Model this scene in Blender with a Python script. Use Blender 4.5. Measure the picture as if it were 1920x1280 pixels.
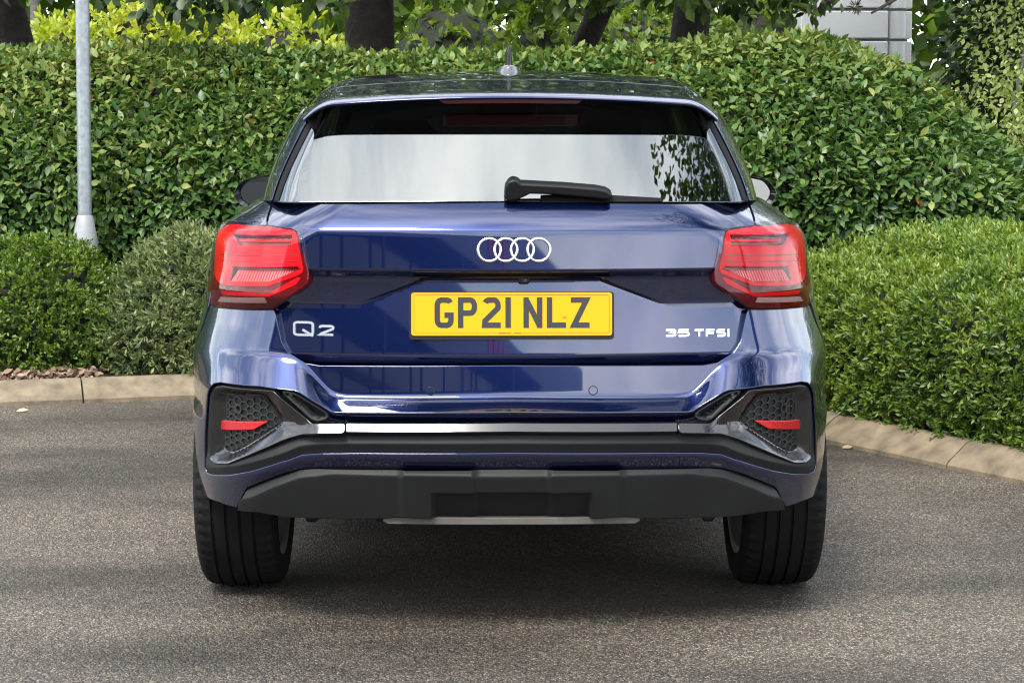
import bpy, math, random
import numpy as np
from mathutils import Vector, Matrix
from mathutils.geometry import delaunay_2d_cdt

for o in list(bpy.data.objects):
    bpy.data.objects.remove(o, do_unlink=True)
R = math.radians
SC = bpy.context.scene
COL = SC.collection

# ------------------------------------------------------------------ camera
CAM_H = 1.38            # eye height in metres
CAM_F = 3846.0          # focal length in photo pixels (1920 wide)
PITCH = math.atan(430.0 / CAM_F)
CAR_Y = 5.2             # distance from the lens to the rear bumper
cam_d = bpy.data.cameras.new('camera')
cam = bpy.data.objects.new('camera', cam_d)
COL.objects.link(cam)
cam.location = (0, 0, CAM_H)
cam.rotation_euler = (math.pi / 2 - PITCH, 0, 0)
cam_d.sensor_width = 36.0
cam_d.lens = CAM_F / 1920.0 * 36.0
cam_d.clip_end = 500
SC.camera = cam

# ------------------------------------------------------------------ sky, sun
SUN_EL, SUN_AZ = 52.0, 205.0       # azimuth measured clockwise from +Y (ahead of the camera)
world = bpy.data.worlds.new('World')
SC.world = world
world.use_nodes = True
nt = world.node_tree
nt.nodes.clear()
out = nt.nodes.new('ShaderNodeOutputWorld')
bg = nt.nodes.new('ShaderNodeBackground')
bg.inputs['Strength'].default_value = 0.10
sky = nt.nodes.new('ShaderNodeTexSky')
sky.sky_type = 'NISHITA'
sky.sun_disc = False
sky.sun_elevation = R(SUN_EL)
sky.sun_rotation = R(SUN_AZ)
sky.air_density = 1.0
sky.dust_density = 0.6
# broken bright cloud over the whole sky
tc = nt.nodes.new('ShaderNodeTexCoord')
mp = nt.nodes.new('ShaderNodeMapping')
mp.inputs['Scale'].default_value = (1.0, 1.0, 2.4)
nz = nt.nodes.new('ShaderNodeTexNoise')
nz.inputs['Scale'].default_value = 2.2
nz.inputs['Detail'].default_value = 7
nz.inputs['Roughness'].default_value = 0.58
nz.inputs['Distortion'].default_value = 0.5
rp = nt.nodes.new('ShaderNodeValToRGB')
rp.color_ramp.elements[0].position = 0.40
rp.color_ramp.elements[0].color = (0.12, 0.12, 0.12, 1)
rp.color_ramp.elements[1].position = 0.60
rp.color_ramp.elements[1].color = (1, 1, 1, 1)
nz2 = nt.nodes.new('ShaderNodeTexNoise')
nz2.inputs['Scale'].default_value = 4.0
nz2.inputs['Detail'].default_value = 5
rp2 = nt.nodes.new('ShaderNodeValToRGB')
rp2.color_ramp.elements[0].position = 0.3
rp2.color_ramp.elements[0].color = (6.0, 6.35, 7.0, 1)
rp2.color_ramp.elements[1].position = 0.7
rp2.color_ramp.elements[1].color = (12.7, 12.75, 12.6, 1)
mx = nt.nodes.new('ShaderNodeMixRGB')
L = nt.links.new
L(tc.outputs['Generated'], mp.inputs['Vector'])
L(mp.outputs['Vector'], nz.inputs['Vector'])
L(mp.outputs['Vector'], nz2.inputs['Vector'])
L(nz.outputs['Fac'], rp.inputs['Fac'])
L(nz2.outputs['Fac'], rp2.inputs['Fac'])
L(rp.outputs['Color'], mx.inputs['Fac'])
L(sky.outputs['Color'], mx.inputs['Color1'])
L(rp2.outputs['Color'], mx.inputs['Color2'])
L(mx.outputs['Color'], bg.inputs['Color'])
L(bg.outputs['Background'], out.inputs['Surface'])

sun_d = bpy.data.lights.new('sun', 'SUN')
sun_d.energy = 1.5
sun_d.angle = R(18)
sun_d.color = (1.0, 0.955, 0.88)
sun = bpy.data.objects.new('sun', sun_d)
COL.objects.link(sun)
_az, _el = R(SUN_AZ), R(SUN_EL)
_to = Vector((math.sin(_az) * math.cos(_el), math.cos(_az) * math.cos(_el), math.sin(_el)))
sun.rotation_euler = (-_to).to_track_quat('-Z', 'Y').to_euler()

SC.view_settings.view_transform = 'Standard'
SC.view_settings.look = 'None'
SC.view_settings.exposure = 2.0
SC.view_settings.gamma = 1.0
SC.view_settings.use_curve_mapping = False
SC.cycles.use_denoising = True
SC.cycles.max_bounces = 8
SC.cycles.transparent_max_bounces = 12
SC.cycles.sample_clamp_indirect = 6.0
SC.cycles.filter_width = 1.2

# ------------------------------------------------------------------ materials
def nodes_of(m):
    m.use_nodes = True
    return m.node_tree, m.node_tree.nodes['Principled BSDF']

def mat(name, col, rough=0.5, metal=0.0, coat=0.0, coat_rough=0.03, spec=None, noise=None, bump=None, ior=None):
    m = bpy.data.materials.new(name)
    t, b = nodes_of(m)
    b.inputs['Base Color'].default_value = (*col, 1)
    b.inputs['Roughness'].default_value = rough
    b.inputs['Metallic'].default_value = metal
    b.inputs['Coat Weight'].default_value = coat
    b.inputs['Coat Roughness'].default_value = coat_rough
    if spec is not None:
        b.inputs['Specular IOR Level'].default_value = spec
    if ior is not None:
        b.inputs['IOR'].default_value = ior
    g = t.nodes.new('ShaderNodeTexCoord')
    if noise:                      # (scale, amount): uneven tone
        n = t.nodes.new('ShaderNodeTexNoise')
        n.inputs['Scale'].default_value = noise[0]
        n.inputs['Detail'].default_value = 6
        r = t.nodes.new('ShaderNodeValToRGB')
        a = noise[1]
        r.color_ramp.elements[0].position = 0.3
        r.color_ramp.elements[1].position = 0.7
        r.color_ramp.elements[0].color = (*[c * (1 - a) for c in col], 1)
        r.color_ramp.elements[1].color = (*[min(1, c * (1 + a)) for c in col], 1)
        t.links.new(g.outputs['Object'], n.inputs['Vector'])
        t.links.new(n.outputs['Fac'], r.inputs['Fac'])
        t.links.new(r.outputs['Color'], b.inputs['Base Color'])
    if bump:                       # (scale, distance)
        n = t.nodes.new('ShaderNodeTexNoise')
        n.inputs['Scale'].default_value = bump[0]
        n.inputs['Detail'].default_value = 3
        u = t.nodes.new('ShaderNodeBump')
        u.inputs['Distance'].default_value = bump[1]
        u.inputs['Strength'].default_value = 0.6
        t.links.new(g.outputs['Object'], n.inputs['Vector'])
        t.links.new(n.outputs['Fac'], u.inputs['Height'])
        t.links.new(u.outputs['Normal'], b.inputs['Normal'])
    return m

def leaf_mat(name, stops, rough=0.42, trans=0.25, spec=0.5):
    """foliage: colour picked per leaf from a ramp by the stored 'tone' value"""
    m = bpy.data.materials.new(name)
    t, b = nodes_of(m)
    a = t.nodes.new('ShaderNodeAttribute')
    a.attribute_name = 'tone'
    r = t.nodes.new('ShaderNodeValToRGB')
    els = r.color_ramp.elements
    while len(els) < len(stops):
        els.new(0.5)
    for e, (p, c) in zip(els, stops):
        e.position = p
        e.color = (*c, 1)
    t.links.new(a.outputs['Fac'], r.inputs['Fac'])
    t.links.new(r.outputs['Color'], b.inputs['Base Color'])
    b.inputs['Roughness'].default_value = rough
    b.inputs['Specular IOR Level'].default_value = spec
    tr = t.nodes.new('ShaderNodeBsdfTranslucent')
    hs = t.nodes.new('ShaderNodeHueSaturation')
    hs.inputs['Hue'].default_value = 0.49
    hs.inputs['Saturation'].default_value = 1.1
    hs.inputs['Value'].default_value = 1.5
    t.links.new(r.outputs['Color'], hs.inputs['Color'])
    t.links.new(hs.outputs['Color'], tr.inputs['Color'])
    ms = t.nodes.new('ShaderNodeMixShader')
    ms.inputs['Fac'].default_value = trans
    t.links.new(b.outputs['BSDF'], ms.inputs[1])
    t.links.new(tr.outputs['BSDF'], ms.inputs[2])
    t.links.new(ms.outputs['Shader'], t.nodes['Material Output'].inputs['Surface'])
    return m

# ------------------------------------------------------------------ mesh helpers
def link(o, parent=None):
    COL.objects.link(o)
    if parent is not None:
        o.parent = parent
    return o

def tag(o, label=None, cat=None, group=None, kind=None):
    if label: o['label'] = label
    if cat: o['category'] = cat
    if group: o['group'] = group
    if kind: o['kind'] = kind
    return o

def empty(name, loc=(0, 0, 0), rz=0.0):
    o = bpy.data.objects.new(name, None)
    o.empty_display_size = 0.1
    o.location = loc
    o.rotation_euler = (0, 0, rz)
    return link(o)

def mesh_obj(name, verts, faces, m, parent=None, smooth=False, normals=None):
    me = bpy.data.meshes.new(name)
    me.from_pydata([tuple(map(float, v)) for v in verts], [], [tuple(int(i) for i in f) for f in faces])
    if m is not None:
        me.materials.append(m)
    if smooth or normals is not None:
        me.polygons.foreach_set('use_smooth', [True] * len(me.polygons))
    if normals is not None:
        me.normals_split_custom_set_from_vertices([tuple(map(float, n)) for n in normals])
    me.update()
    o = bpy.data.objects.new(name, me)
    return link(o, parent)

class MB:
    """collects simple solids into one mesh"""
    def __init__(self):
        self.v, self.f = [], []
    def add(self, vs, fs):
        k = len(self.v)
        self.v += [tuple(v) for v in vs]
        self.f += [tuple(i + k for i in f) for f in fs]
        return self
    def box(self, c, s, rot=None, bev=0.0):
        hx, hy, hz = s[0] / 2, s[1] / 2, s[2] / 2
        b = min(bev, hx * .9, hy * .9, hz * .9)
        if b <= 0:
            vs = [Vector((x * hx, y * hy, z * hz)) for x in (-1, 1) for y in (-1, 1) for z in (-1, 1)]
            fs = [(0, 1, 3, 2), (4, 6, 7, 5), (0, 4, 5, 1), (2, 3, 7, 6), (0, 2, 6, 4), (1, 5, 7, 3)]
        else:                      # chamfered box: 24 corners
            vs, idx = [], {}
            for sx in (-1, 1):
                for sy in (-1, 1):
                    for sz in (-1, 1):
                        for ax in range(3):
                            p = [sx * (hx - b), sy * (hy - b), sz * (hz - b)]
                            p[ax] += (sx, sy, sz)[ax] * b
                            idx[(sx, sy, sz, ax)] = len(vs)
                            vs.append(Vector(p))
            fs = []
            for ax in range(3):
                o1, o2 = [(1, 2), (0, 2), (0, 1)][ax]
                for s0 in (-1, 1):
                    q = []
                    for a1, a2 in ((-1, -1), (1, -1), (1, 1), (-1, 1)):
                        k = [0, 0, 0]; k[ax] = s0; k[o1] = a1; k[o2] = a2
                        q.append(idx[(*k, ax)])
                    fs.append(q)
                for a1 in (-1, 1):
                    for a2 in (-1, 1):
                        k0 = [0, 0, 0]; k1 = [0, 0, 0]
                        k0[ax] = -1; k1[ax] = 1
                        for k in (k0, k1):
                            k[o1] = a1; k[o2] = a2
                        fs.append([idx[(*k0, o1)], idx[(*k1, o1)], idx[(*k1, o2)], idx[(*k0, o2)]])
            for sx in (-1, 1):
                for sy in (-1, 1):
                    for sz in (-1, 1):
                        fs.append([idx[(sx, sy, sz, a)] for a in range(3)])
        if rot is not None:
            vs = [rot @ v for v in vs]
        c = Vector(c)
        return self.add([v + c for v in vs], fs)
    def tube(self, pts, rad, n=8, cap=True):
        pts = [Vector(p) for p in pts]
        if not hasattr(rad, '__len__'):
            rad = [rad] * len(pts)
        k = len(self.v)
        ref = None
        for i, p in enumerate(pts):
            d = (pts[min(i + 1, len(pts) - 1)] - pts[max(i - 1, 0)]).normalized()
            if ref is None:
                ref = d.orthogonal().normalized()
            ref = (ref - d * ref.dot(d)).normalized()
            b = d.cross(ref)
            for j in range(n):
                a = 2 * math.pi * j / n
                self.v.append(tuple(p + (ref * math.cos(a) + b * math.sin(a)) * rad[i]))
        for i in range(len(pts) - 1):
            for j in range(n):
                j2 = (j + 1) % n
                self.f.append((k + i * n + j, k + i * n + j2, k + (i + 1) * n + j2, k + (i + 1) * n + j))
        if cap:
            self.f.append(tuple(k + j for j in reversed(range(n))))
            self.f.append(tuple(k + (len(pts) - 1) * n + j for j in range(n)))
        return self
    def lathe(self, prof, center, axis='X', n=48, closed=False):
        """prof: list of (along axis, radius)"""
        k = len(self.v)
        m = len(prof)
        for j in range(n):
            a = 2 * math.pi * j / n
            ca, sa = math.cos(a), math.sin(a)
            for (t, r) in prof:
                if axis == 'X': p = (t, r * ca, r * sa)
                elif axis == 'Y': p = (r * ca, t, r * sa)
                else: p = (r * ca, r * sa, t)
                self.v.append((p[0] + center[0], p[1] + center[1], p[2] + center[2]))
        for j in range(n):
            j2 = (j + 1) % n
            for i in range(m if closed else m - 1):
                i2 = (i + 1) % m
                self.f.append((k + j * m + i, k + j * m + i2, k + j2 * m + i2, k + j2 * m + i))
        return self
    def prism(self, poly, fn, d0, d1):
        """extrude a 2-D polygon between depths d0, d1; fn(a, b, d) -> point"""
        k, n = len(self.v), len(poly)
        self.v += [tuple(fn(a, b, d0)) for a, b in poly] + [tuple(fn(a, b, d1)) for a, b in poly]
        self.f.append(tuple(k + i for i in range(n)))
        self.f.append(tuple(k + n + i for i in reversed(range(n))))
        for i in range(n):
            j = (i + 1) % n
            self.f.append((k + i, k + n + i, k + n + j, k + j))
        return self
    def build(self, name, m, parent=None, smooth=False, auto=None):
        o = mesh_obj(name, self.v, self.f, m, parent)
        import bmesh
        bm = bmesh.new(); bm.from_mesh(o.data)
        bmesh.ops.recalc_face_normals(bm, faces=bm.faces)
        bm.to_mesh(o.data); bm.free()
        if smooth or auto:
            o.data.polygons.foreach_set('use_smooth', [True] * len(o.data.polygons))
        if auto:
            o.data.set_sharp_from_angle(angle=R(auto))
        return o

def copy_tree(o, parent=None):
    c = o.copy()
    link(c, parent)
    for ch in o.children:
        copy_tree(ch, c)
    return c

def curve(xs, ys):
    """monotone cubic interpolation, vectorised"""
    xs, ys = np.asarray(xs, float), np.asarray(ys, float)
    h = np.diff(xs); d = np.diff(ys) / h
    m = np.zeros_like(xs)
    m[0], m[-1] = d[0], d[-1]
    for i in range(1, len(xs) - 1):
        if d[i - 1] * d[i] > 0:
            w1, w2 = 2 * h[i] + h[i - 1], h[i] + 2 * h[i - 1]
            m[i] = (w1 + w2) / (w1 / d[i - 1] + w2 / d[i])
    def f(x):
        x = np.asarray(x, float)
        xc = np.clip(x, xs[0], xs[-1])
        i = np.clip(np.searchsorted(xs, xc, side='right') - 1, 0, len(h) - 1)
        t = (xc - xs[i]) / h[i]
        t2, t3 = t * t, t * t * t
        y = (2 * t3 - 3 * t2 + 1) * ys[i] + (t3 - 2 * t2 + t) * h[i] * m[i] + (-2 * t3 + 3 * t2) * ys[i + 1] + (t3 - t2) * h[i] * m[i + 1]
        return y + np.where(x < xs[0], (x - xs[0]) * m[0], 0) + np.where(x > xs[-1], (x - xs[-1]) * m[-1], 0)
    return f

def sstep(x, a, b):
    t = np.clip((np.asarray(x, float) - a) / (b - a), 0, 1)
    return t * t * (3 - 2 * t)

def in_poly(P, poly):
    x, y = P[:, 0], P[:, 1]
    r = np.zeros(len(P), bool)
    n = len(poly)
    for i in range(n):
        x1, y1 = poly[i]; x2, y2 = poly[(i + 1) % n]
        if y1 == y2: continue
        c = ((y1 > y) != (y2 > y)) & (x < (x2 - x1) * (y - y1) / (y2 - y1) + x1)
        r ^= c
    return r

def dist_poly(P, poly, closed=True):
    d = np.full(len(P), 1e9)
    n = len(poly)
    for i in range(n if closed else n - 1):
        a = np.asarray(poly[i], float); b = np.asarray(poly[(i + 1) % n], float)
        ab = b - a
        L2 = max(ab @ ab, 1e-14)
        t = np.clip(((P - a) @ ab) / L2, 0, 1)
        d = np.minimum(d, np.linalg.norm(P - (a + t[:, None] * ab), axis=1))
    return d

def fillet(poly, r, n=4):
    out = []
    N = len(poly)
    P = [np.asarray(p, float) for p in poly]
    for i in range(N):
        a, b, c = P[i - 1], P[i], P[(i + 1) % N]
        la, lc = np.linalg.norm(a - b), np.linalg.norm(c - b)
        ra = min(r, la * .45); rc = min(r, lc * .45)
        p0 = b + (a - b) / max(la, 1e-9) * ra
        p1 = b + (c - b) / max(lc, 1e-9) * rc
        for k in range(n + 1):
            t = k / n
            out.append(tuple((1 - t) ** 2 * p0 + 2 * t * (1 - t) * b + t * t * p1))
    return out

def resample(poly, sp, closed=True):
    out = []
    n = len(poly)
    for i in range(n if closed else n - 1):
        a = np.asarray(poly[i], float); b = np.asarray(poly[(i + 1) % n], float)
        l = np.linalg.norm(b - a)
        if l < 1e-5: continue
        k = max(1, int(math.ceil(l / sp)))
        for j in range(k):
            out.append(tuple(a + (b - a) * j / k))
    if not closed:
        out.append(tuple(poly[-1]))
    return out

def area2(poly):
    return sum(poly[i - 1][0] * poly[i][1] - poly[i][0] * poly[i - 1][1] for i in range(len(poly)))

def surf(F, p, q, e=6e-4):
    """points and unit normals of a parametric surface"""
    p, q = np.asarray(p, float), np.asarray(q, float)
    P = F(p, q)
    n = np.cross(F(p + e, q) - F(p - e, q), F(p, q + e) - F(p, q - e))
    n /= np.maximum(np.linalg.norm(n, axis=1, keepdims=True), 1e-12)
    return P, n

def offset(F, o):
    def G(p, q):
        P, n = surf(F, p, q)
        oo = o(p, q) if callable(o) else o
        return P + n * (np.asarray(oo)[..., None] if np.ndim(oo) else oo)
    return G

def panel(name, outline, F, m, parent=None, sp=0.02, holes=(), thick=0.012, bev=0.0015, sg=1.0, wall_mat=None, lines=()):
    """a sheet of bodywork: outline in parameter space, filled, lifted onto F, with rounded rim"""
    loops = []
    for k, lp in enumerate([outline] + list(holes)):
        lp = resample(lp, sp)
        if (area2(lp) > 0) != (k == 0):
            lp = lp[::-1]
        loops.append(lp)
    o0 = np.array(loops[0])
    mn, mx_ = o0.min(0), o0.max(0)
    gx = np.arange(mn[0] + sp * .5, mx_[0], sp)
    gy = np.arange(mn[1] + sp * .5, mx_[1], sp)
    G = np.array([(x, y) for x in gx for y in gy]).reshape(-1, 2)
    if len(G):
        ok = in_poly(G, loops[0])
        for h in loops[1:]:
            ok &= ~in_poly(G, h)
        for h in loops:
            ok &= dist_poly(G, h) > sp * .45
        G = G[ok]
    pts, edges = [], []
    for lp in loops:
        k = len(pts)
        pts += [Vector(a) for a in lp]
        edges += [(k + i, k + (i + 1) % len(lp)) for i in range(len(lp))]
    for ln in lines:               # feature lines the triangulation must follow
        A = np.array(resample(ln, sp * .8, closed=False))
        ok = in_poly(A, loops[0])
        for h in loops[1:]:
            ok &= ~in_poly(A, h)
        for h in loops:
            ok &= dist_poly(A, h) > sp * .22
        if len(G):
            G = G[dist_poly(G, ln, closed=False) > sp * .35]
        prev = None
        for i, a in enumerate(A):
            if not ok[i]:
                prev = None
                continue
            pts.append(Vector(a))
            if prev is not None:
                edges.append((prev, len(pts) - 1))
            prev = len(pts) - 1
    pts += [Vector(g) for g in G]
    V, E, T, ov, _, _ = delaunay_2d_cdt(pts, edges, [], 0, 1e-7)
    V = np.array([tuple(v) for v in V])
    T = np.array([t for t in T if len(t) == 3])
    cen = V[T].mean(1)
    ok = in_poly(cen, loops[0])
    for h in loops[1:]:
        ok &= ~in_poly(cen, h)
    T = T[ok]
    e1, e2 = V[T[:, 1]] - V[T[:, 0]], V[T[:, 2]] - V[T[:, 0]]
    cr = e1[:, 0] * e2[:, 1] - e1[:, 1] * e2[:, 0]
    T = np.where((cr > 0)[:, None], T, T[:, ::-1])
    P, N = surf(F, V[:, 0], V[:, 1])
    N = N * sg
    if sg < 0:
        T = T[:, ::-1]
    verts, norms, faces = [P], [N], T.tolist()
    base = len(P)
    wall_from = len(faces)
    if thick > 0:
        for lp in loops:
            A = np.array(lp)
            n = len(A)
            t = np.roll(A, -1, 0) - np.roll(A, 1, 0)
            t /= np.maximum(np.linalg.norm(t, axis=1, keepdims=True), 1e-12)
            o2 = np.stack([t[:, 1], -t[:, 0]], 1)
            Pb, Nb = surf(F, A[:, 0], A[:, 1]); Nb = Nb * sg
            e = 1e-3
            O = F(A[:, 0] + o2[:, 0] * e, A[:, 1] + o2[:, 1] * e) - Pb
            O /= np.maximum(np.linalg.norm(O, axis=1, keepdims=True), 1e-12)
            r1 = Pb + O * bev - Nb * bev
            r2 = r1 - Nb * thick
            verts += [Pb, r1, r1, r2]
            norms += [Nb, O, O, O]
            for i in range(n):
                j = (i + 1) % n
                for a, b in ((0, 1), (2, 3)):
                    q = [base + a * n + i, base + b * n + i, base + b * n + j, base + a * n + j]
                    faces.append(q if sg > 0 else q[::-1])
            base += 4 * n
    o = mesh_obj(name, np.concatenate(verts), faces, m, parent, normals=np.concatenate(norms))
    if wall_mat is not None and thick > 0:
        o.data.materials.append(wall_mat)
        mi = [0] * wall_from + [1] * (len(o.data.polygons) - wall_from)
        o.data.polygons.foreach_set('material_index', mi)
    return o

def stroke(pts, w, closed=False):
    """outline polygon of a mitred band along a polyline"""
    P = [np.asarray(p, float) for p in pts]
    n = len(P)
    Lf, Rt = [], []
    for i in range(n):
        if closed:
            d0 = P[i] - P[i - 1]; d1 = P[(i + 1) % n] - P[i]
        else:
            d0 = P[i] - P[i - 1] if i > 0 else P[1] - P[0]
            d1 = P[i + 1] - P[i] if i < n - 1 else P[-1] - P[-2]
        d0 = d0 / np.linalg.norm(d0); d1 = d1 / np.linalg.norm(d1)
        n0 = np.array((-d0[1], d0[0])); n1 = np.array((-d1[1], d1[0]))
        mv = n0 + n1
        mv /= np.linalg.norm(mv)
        k = w / 2 / max(mv @ n0, .35)
        Lf.append(tuple(P[i] + mv * k)); Rt.append(tuple(P[i] - mv * k))
    return Lf, Rt

def arc(cx, cy, rx, ry, a0, a1, n=8):
    return [(cx + rx * math.cos(R(a0 + (a1 - a0) * i / n)), cy + ry * math.sin(R(a0 + (a1 - a0) * i / n))) for i in range(n + 1)]

def band(mb, pts, w, fn, d0, d1, closed=False):
    """stroke as a solid strip; fn(a, b, d) -> point"""
    Lf, Rt = stroke(pts, w, closed)
    n = len(Lf)
    k = len(mb.v)
    for a, b in zip(Lf, Rt):
        mb.v += [tuple(fn(*a, d1)), tuple(fn(*b, d1)), tuple(fn(*a, d0)), tuple(fn(*b, d0))]
    for i in range(n if closed else n - 1):
        p, q = k + 4 * i, k + 4 * ((i + 1) % n)
        mb.f += [(p, q, q + 1, p + 1), (p + 2, p + 3, q + 3, q + 2), (p, p + 2, q + 2, q), (p + 1, q + 1, q + 3, p + 3)]
    if not closed:
        q = k + 4 * (n - 1)
        mb.f += [(k, k + 1, k + 3, k + 2), (q, q + 2, q + 3, q + 1)]
    return mb
# ================================================================== the place
RNG = np.random.default_rng(11)

def gp(u, v, z=0.0):
    """measure: ground point (height z) that the photo shows at this pixel"""
    cp, sp_ = math.cos(PITCH), math.sin(PITCH)
    a, b = (u - 960) / CAM_F, (640 - v) / CAM_F
    d = np.array([a, cp + b * sp_, -sp_ + b * cp])
    t = (z - CAM_H) / d[2]
    return (float(d[0] * t), float(d[1] * t))
def at(u, v, y):
    """measure: point at distance y ahead that the photo shows at this pixel"""
    cp, sp_ = math.cos(PITCH), math.sin(PITCH)
    a, b = (u - 960) / CAM_F, (640 - v) / CAM_F
    d = np.array([a, cp + b * sp_, -sp_ + b * cp])
    t = y / d[1]
    return (float(d[0] * t), y, float(CAM_H + d[2] * t))

# --- asphalt -------------------------------------------------------------------
def asphalt_mat():
    m = bpy.data.materials.new('wet_asphalt')
    t, b = nodes_of(m)
    N = t.nodes.new
    g = N('ShaderNodeTexCoord')
    v1 = N('ShaderNodeTexVoronoi'); v1.inputs['Scale'].default_value = 195
    sep = N('ShaderNodeSeparateColor')
    rmp = N('ShaderNodeValToRGB')
    e = rmp.color_ramp.elements
    e[0].position = 0.0; e[0].color = (.018, .017, .017, 1)
    e[1].position = 1.0; e[1].color = (.33, .30, .255, 1)
    for p, c in ((.35, (.060, .055, .048)), (.62, (.102, .093, .080)), (.86, (.16, .145, .124))):
        x = e.new(p); x.color = (*c, 1)
    dst = N('ShaderNodeMapRange')
    dst.inputs['From Min'].default_value = .15; dst.inputs['From Max'].default_value = .75
    dst.inputs['To Min'].default_value = 1.0; dst.inputs['To Max'].default_value = .38
    mul = N('ShaderNodeMixRGB'); mul.blend_type = 'MULTIPLY'; mul.inputs['Fac'].default_value = 1
    # damp stains and worn lanes
    n1 = N('ShaderNodeTexNoise'); n1.inputs['Scale'].default_value = .62; n1.inputs['Detail'].default_value = 5; n1.inputs['Roughness'].default_value = .6
    mpn = N('ShaderNodeMapping'); mpn.inputs['Scale'].default_value = (.7, 1.6, 1)
    mpn.inputs['Location'].default_value = (3.1, 7.7, 0)
    r1 = N('ShaderNodeValToRGB')
    r1.color_ramp.elements[0].position = .33; r1.color_ramp.elements[0].color = (.50, .45, .39, 1)
    r1.color_ramp.elements[1].position = .60; r1.color_ramp.elements[1].color = (1.68, 1.53, 1.34, 1)
    mul2 = N('ShaderNodeMixRGB'); mul2.blend_type = 'MULTIPLY'; mul2.inputs['Fac'].default_value = 1
    rr = N('ShaderNodeMapRange'); rr.inputs['From Min'].default_value = .33; rr.inputs['From Max'].default_value = .6
    rr.inputs['To Min'].default_value = .42; rr.inputs['To Max'].default_value = .66
    v2 = N('ShaderNodeTexVoronoi'); v2.inputs['Scale'].default_value = 195
    n2 = N('ShaderNodeTexNoise'); n2.inputs['Scale'].default_value = 60; n2.inputs['Detail'].default_value = 4
    add = N('ShaderNodeMath'); add.operation = 'SUBTRACT'
    bp = N('ShaderNodeBump'); bp.inputs['Distance'].default_value = .006; bp.inputs['Strength'].default_value = .9
    K = t.links.new
    K(g.outputs['Object'], v1.inputs['Vector']); K(g.outputs['Object'], v2.inputs['Vector']); K(g.outputs['Object'], n2.inputs['Vector'])
    K(g.outputs['Object'], mpn.inputs['Vector']); K(mpn.outputs['Vector'], n1.inputs['Vector'])
    K(v1.outputs['Color'], sep.inputs['Color']); K(sep.outputs['Red'], rmp.inputs['Fac'])
    K(v1.outputs['Distance'], dst.inputs['Value'])
    K(rmp.outputs['Color'], mul.inputs['Color1']); K(dst.outputs['Result'], mul.inputs['Color2'])
    K(n1.outputs['Fac'], r1.inputs['Fac']); K(n1.outputs['Fac'], rr.inputs['Value'])
    K(mul.outputs['Color'], mul2.inputs['Color1']); K(r1.outputs['Color'], mul2.inputs['Color2'])
    K(mul2.outputs['Color'], b.inputs['Base Color']); K(rr.outputs['Result'], b.inputs['Roughness'])
    K(n2.outputs['Fac'], add.inputs[0]); K(v2.outputs['Distance'], add.inputs[1])
    K(add.outputs['Value'], bp.inputs['Height']); K(bp.outputs['Normal'], b.inputs['Normal'])
    return m
tag(mesh_obj('asphalt_ground', [(-120, -120, 0), (120, -120, 0), (120, 120, 0), (-120, 120, 0)], [(0, 1, 2, 3)], asphalt_mat()), kind='structure')

# --- kerb of splayed stones --------------------------------------------------------
lft = [gp(-420, 780), gp(-200, 769), gp(0, 762), gp(178, 755.5), gp(358, 748)]
rgt = [gp(1540, 829), gp(1655, 853), gp(1810, 886.5), gp(1920, 908), gp(2200, 968), gp(2500, 1035)]
lx, ly = lft[-1]
rx, ry = rgt[0]
path = lft + [(-.95, ly + .14), (-.35, ly + .16), (.25, ly + .02), (.68, ly - .32), (rx - .14, ry + .28)] + rgt
def smooth_path(p, it=3):
    for _ in range(it):
        q = [p[0]]
        for a, b in zip(p[:-1], p[1:]):
            q += [(a[0] * .75 + b[0] * .25, a[1] * .75 + b[1] * .25), (a[0] * .25 + b[0] * .75, a[1] * .25 + b[1] * .75)]
        p = q + [p[-1]]
    return p
def extend(p, q, l):           # carry the kerb line straight on past q
    v = np.array(q) - np.array(p)
    return tuple(np.array(q) + v / np.linalg.norm(v) * l)
path = [extend(path[1], path[0], 4.0)] + path + [extend(path[-2], path[-1], 4.0)]
path = np.array(smooth_path(path, 2))
seg = np.linalg.norm(np.diff(path, axis=0), axis=1)
cum = np.concatenate([[0], np.cumsum(seg)])
def along(d):
    return np.array([np.interp(d, cum, path[:, 0]), np.interp(d, cum, path[:, 1])])
def back(d):               # unit vector away from the road
    t = along(d + .05) - along(d - .05)
    t = t / np.linalg.norm(t)
    return np.array([-t[1], t[0]])
M_kerb = mat('buff_concrete', (.150, .118, .075), .85, noise=(13, .38), bump=(60, .004))
M_soil = mat('dark_soil', (.035, .026, .019), .95, noise=(25, .4), bump=(40, .02))
kerb = empty('kerb', (0, 0, 0))
tag(kerb, kind='structure')
d_joint = float(cum[np.argmin(np.linalg.norm(path - np.array(gp(178, 755.5)), axis=1))])
SL = .80
d = d_joint - SL * math.ceil(d_joint / SL)
prof_k = [(0, -.05), (0, .018), (.012, .032), (.105, .098), (.120, .102), (.165, .102), (.165, -.05)]
krn = random.Random(4)
while d < cum[-1] - .1:
    a, b = max(d + .004, 0), min(d + SL - .004, cum[-1])
    d += SL
    if b - a < .05: continue
    vs, fs = [], []
    ns = 6
    dz = krn.uniform(-.003, .003)
    for i in range(ns + 1):
        s_ = a + (b - a) * i / ns
        p, n = along(s_), back(s_)
        for o_, z_ in prof_k:
            vs.append((p[0] + n[0] * o_, p[1] + n[1] * o_, z_ + dz))
    k = len(prof_k)
    for i in range(ns):
        for j in range(k):
            fs.append((i * k + j, i * k + (j + 1) % k, (i + 1) * k + (j + 1) % k, (i + 1) * k + j))
    fs += [tuple(range(k)), tuple(ns * k + j for j in reversed(range(k)))]
    MB().add(vs, fs).build('kerb_stone', M_kerb, kerb, auto=40)

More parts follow.
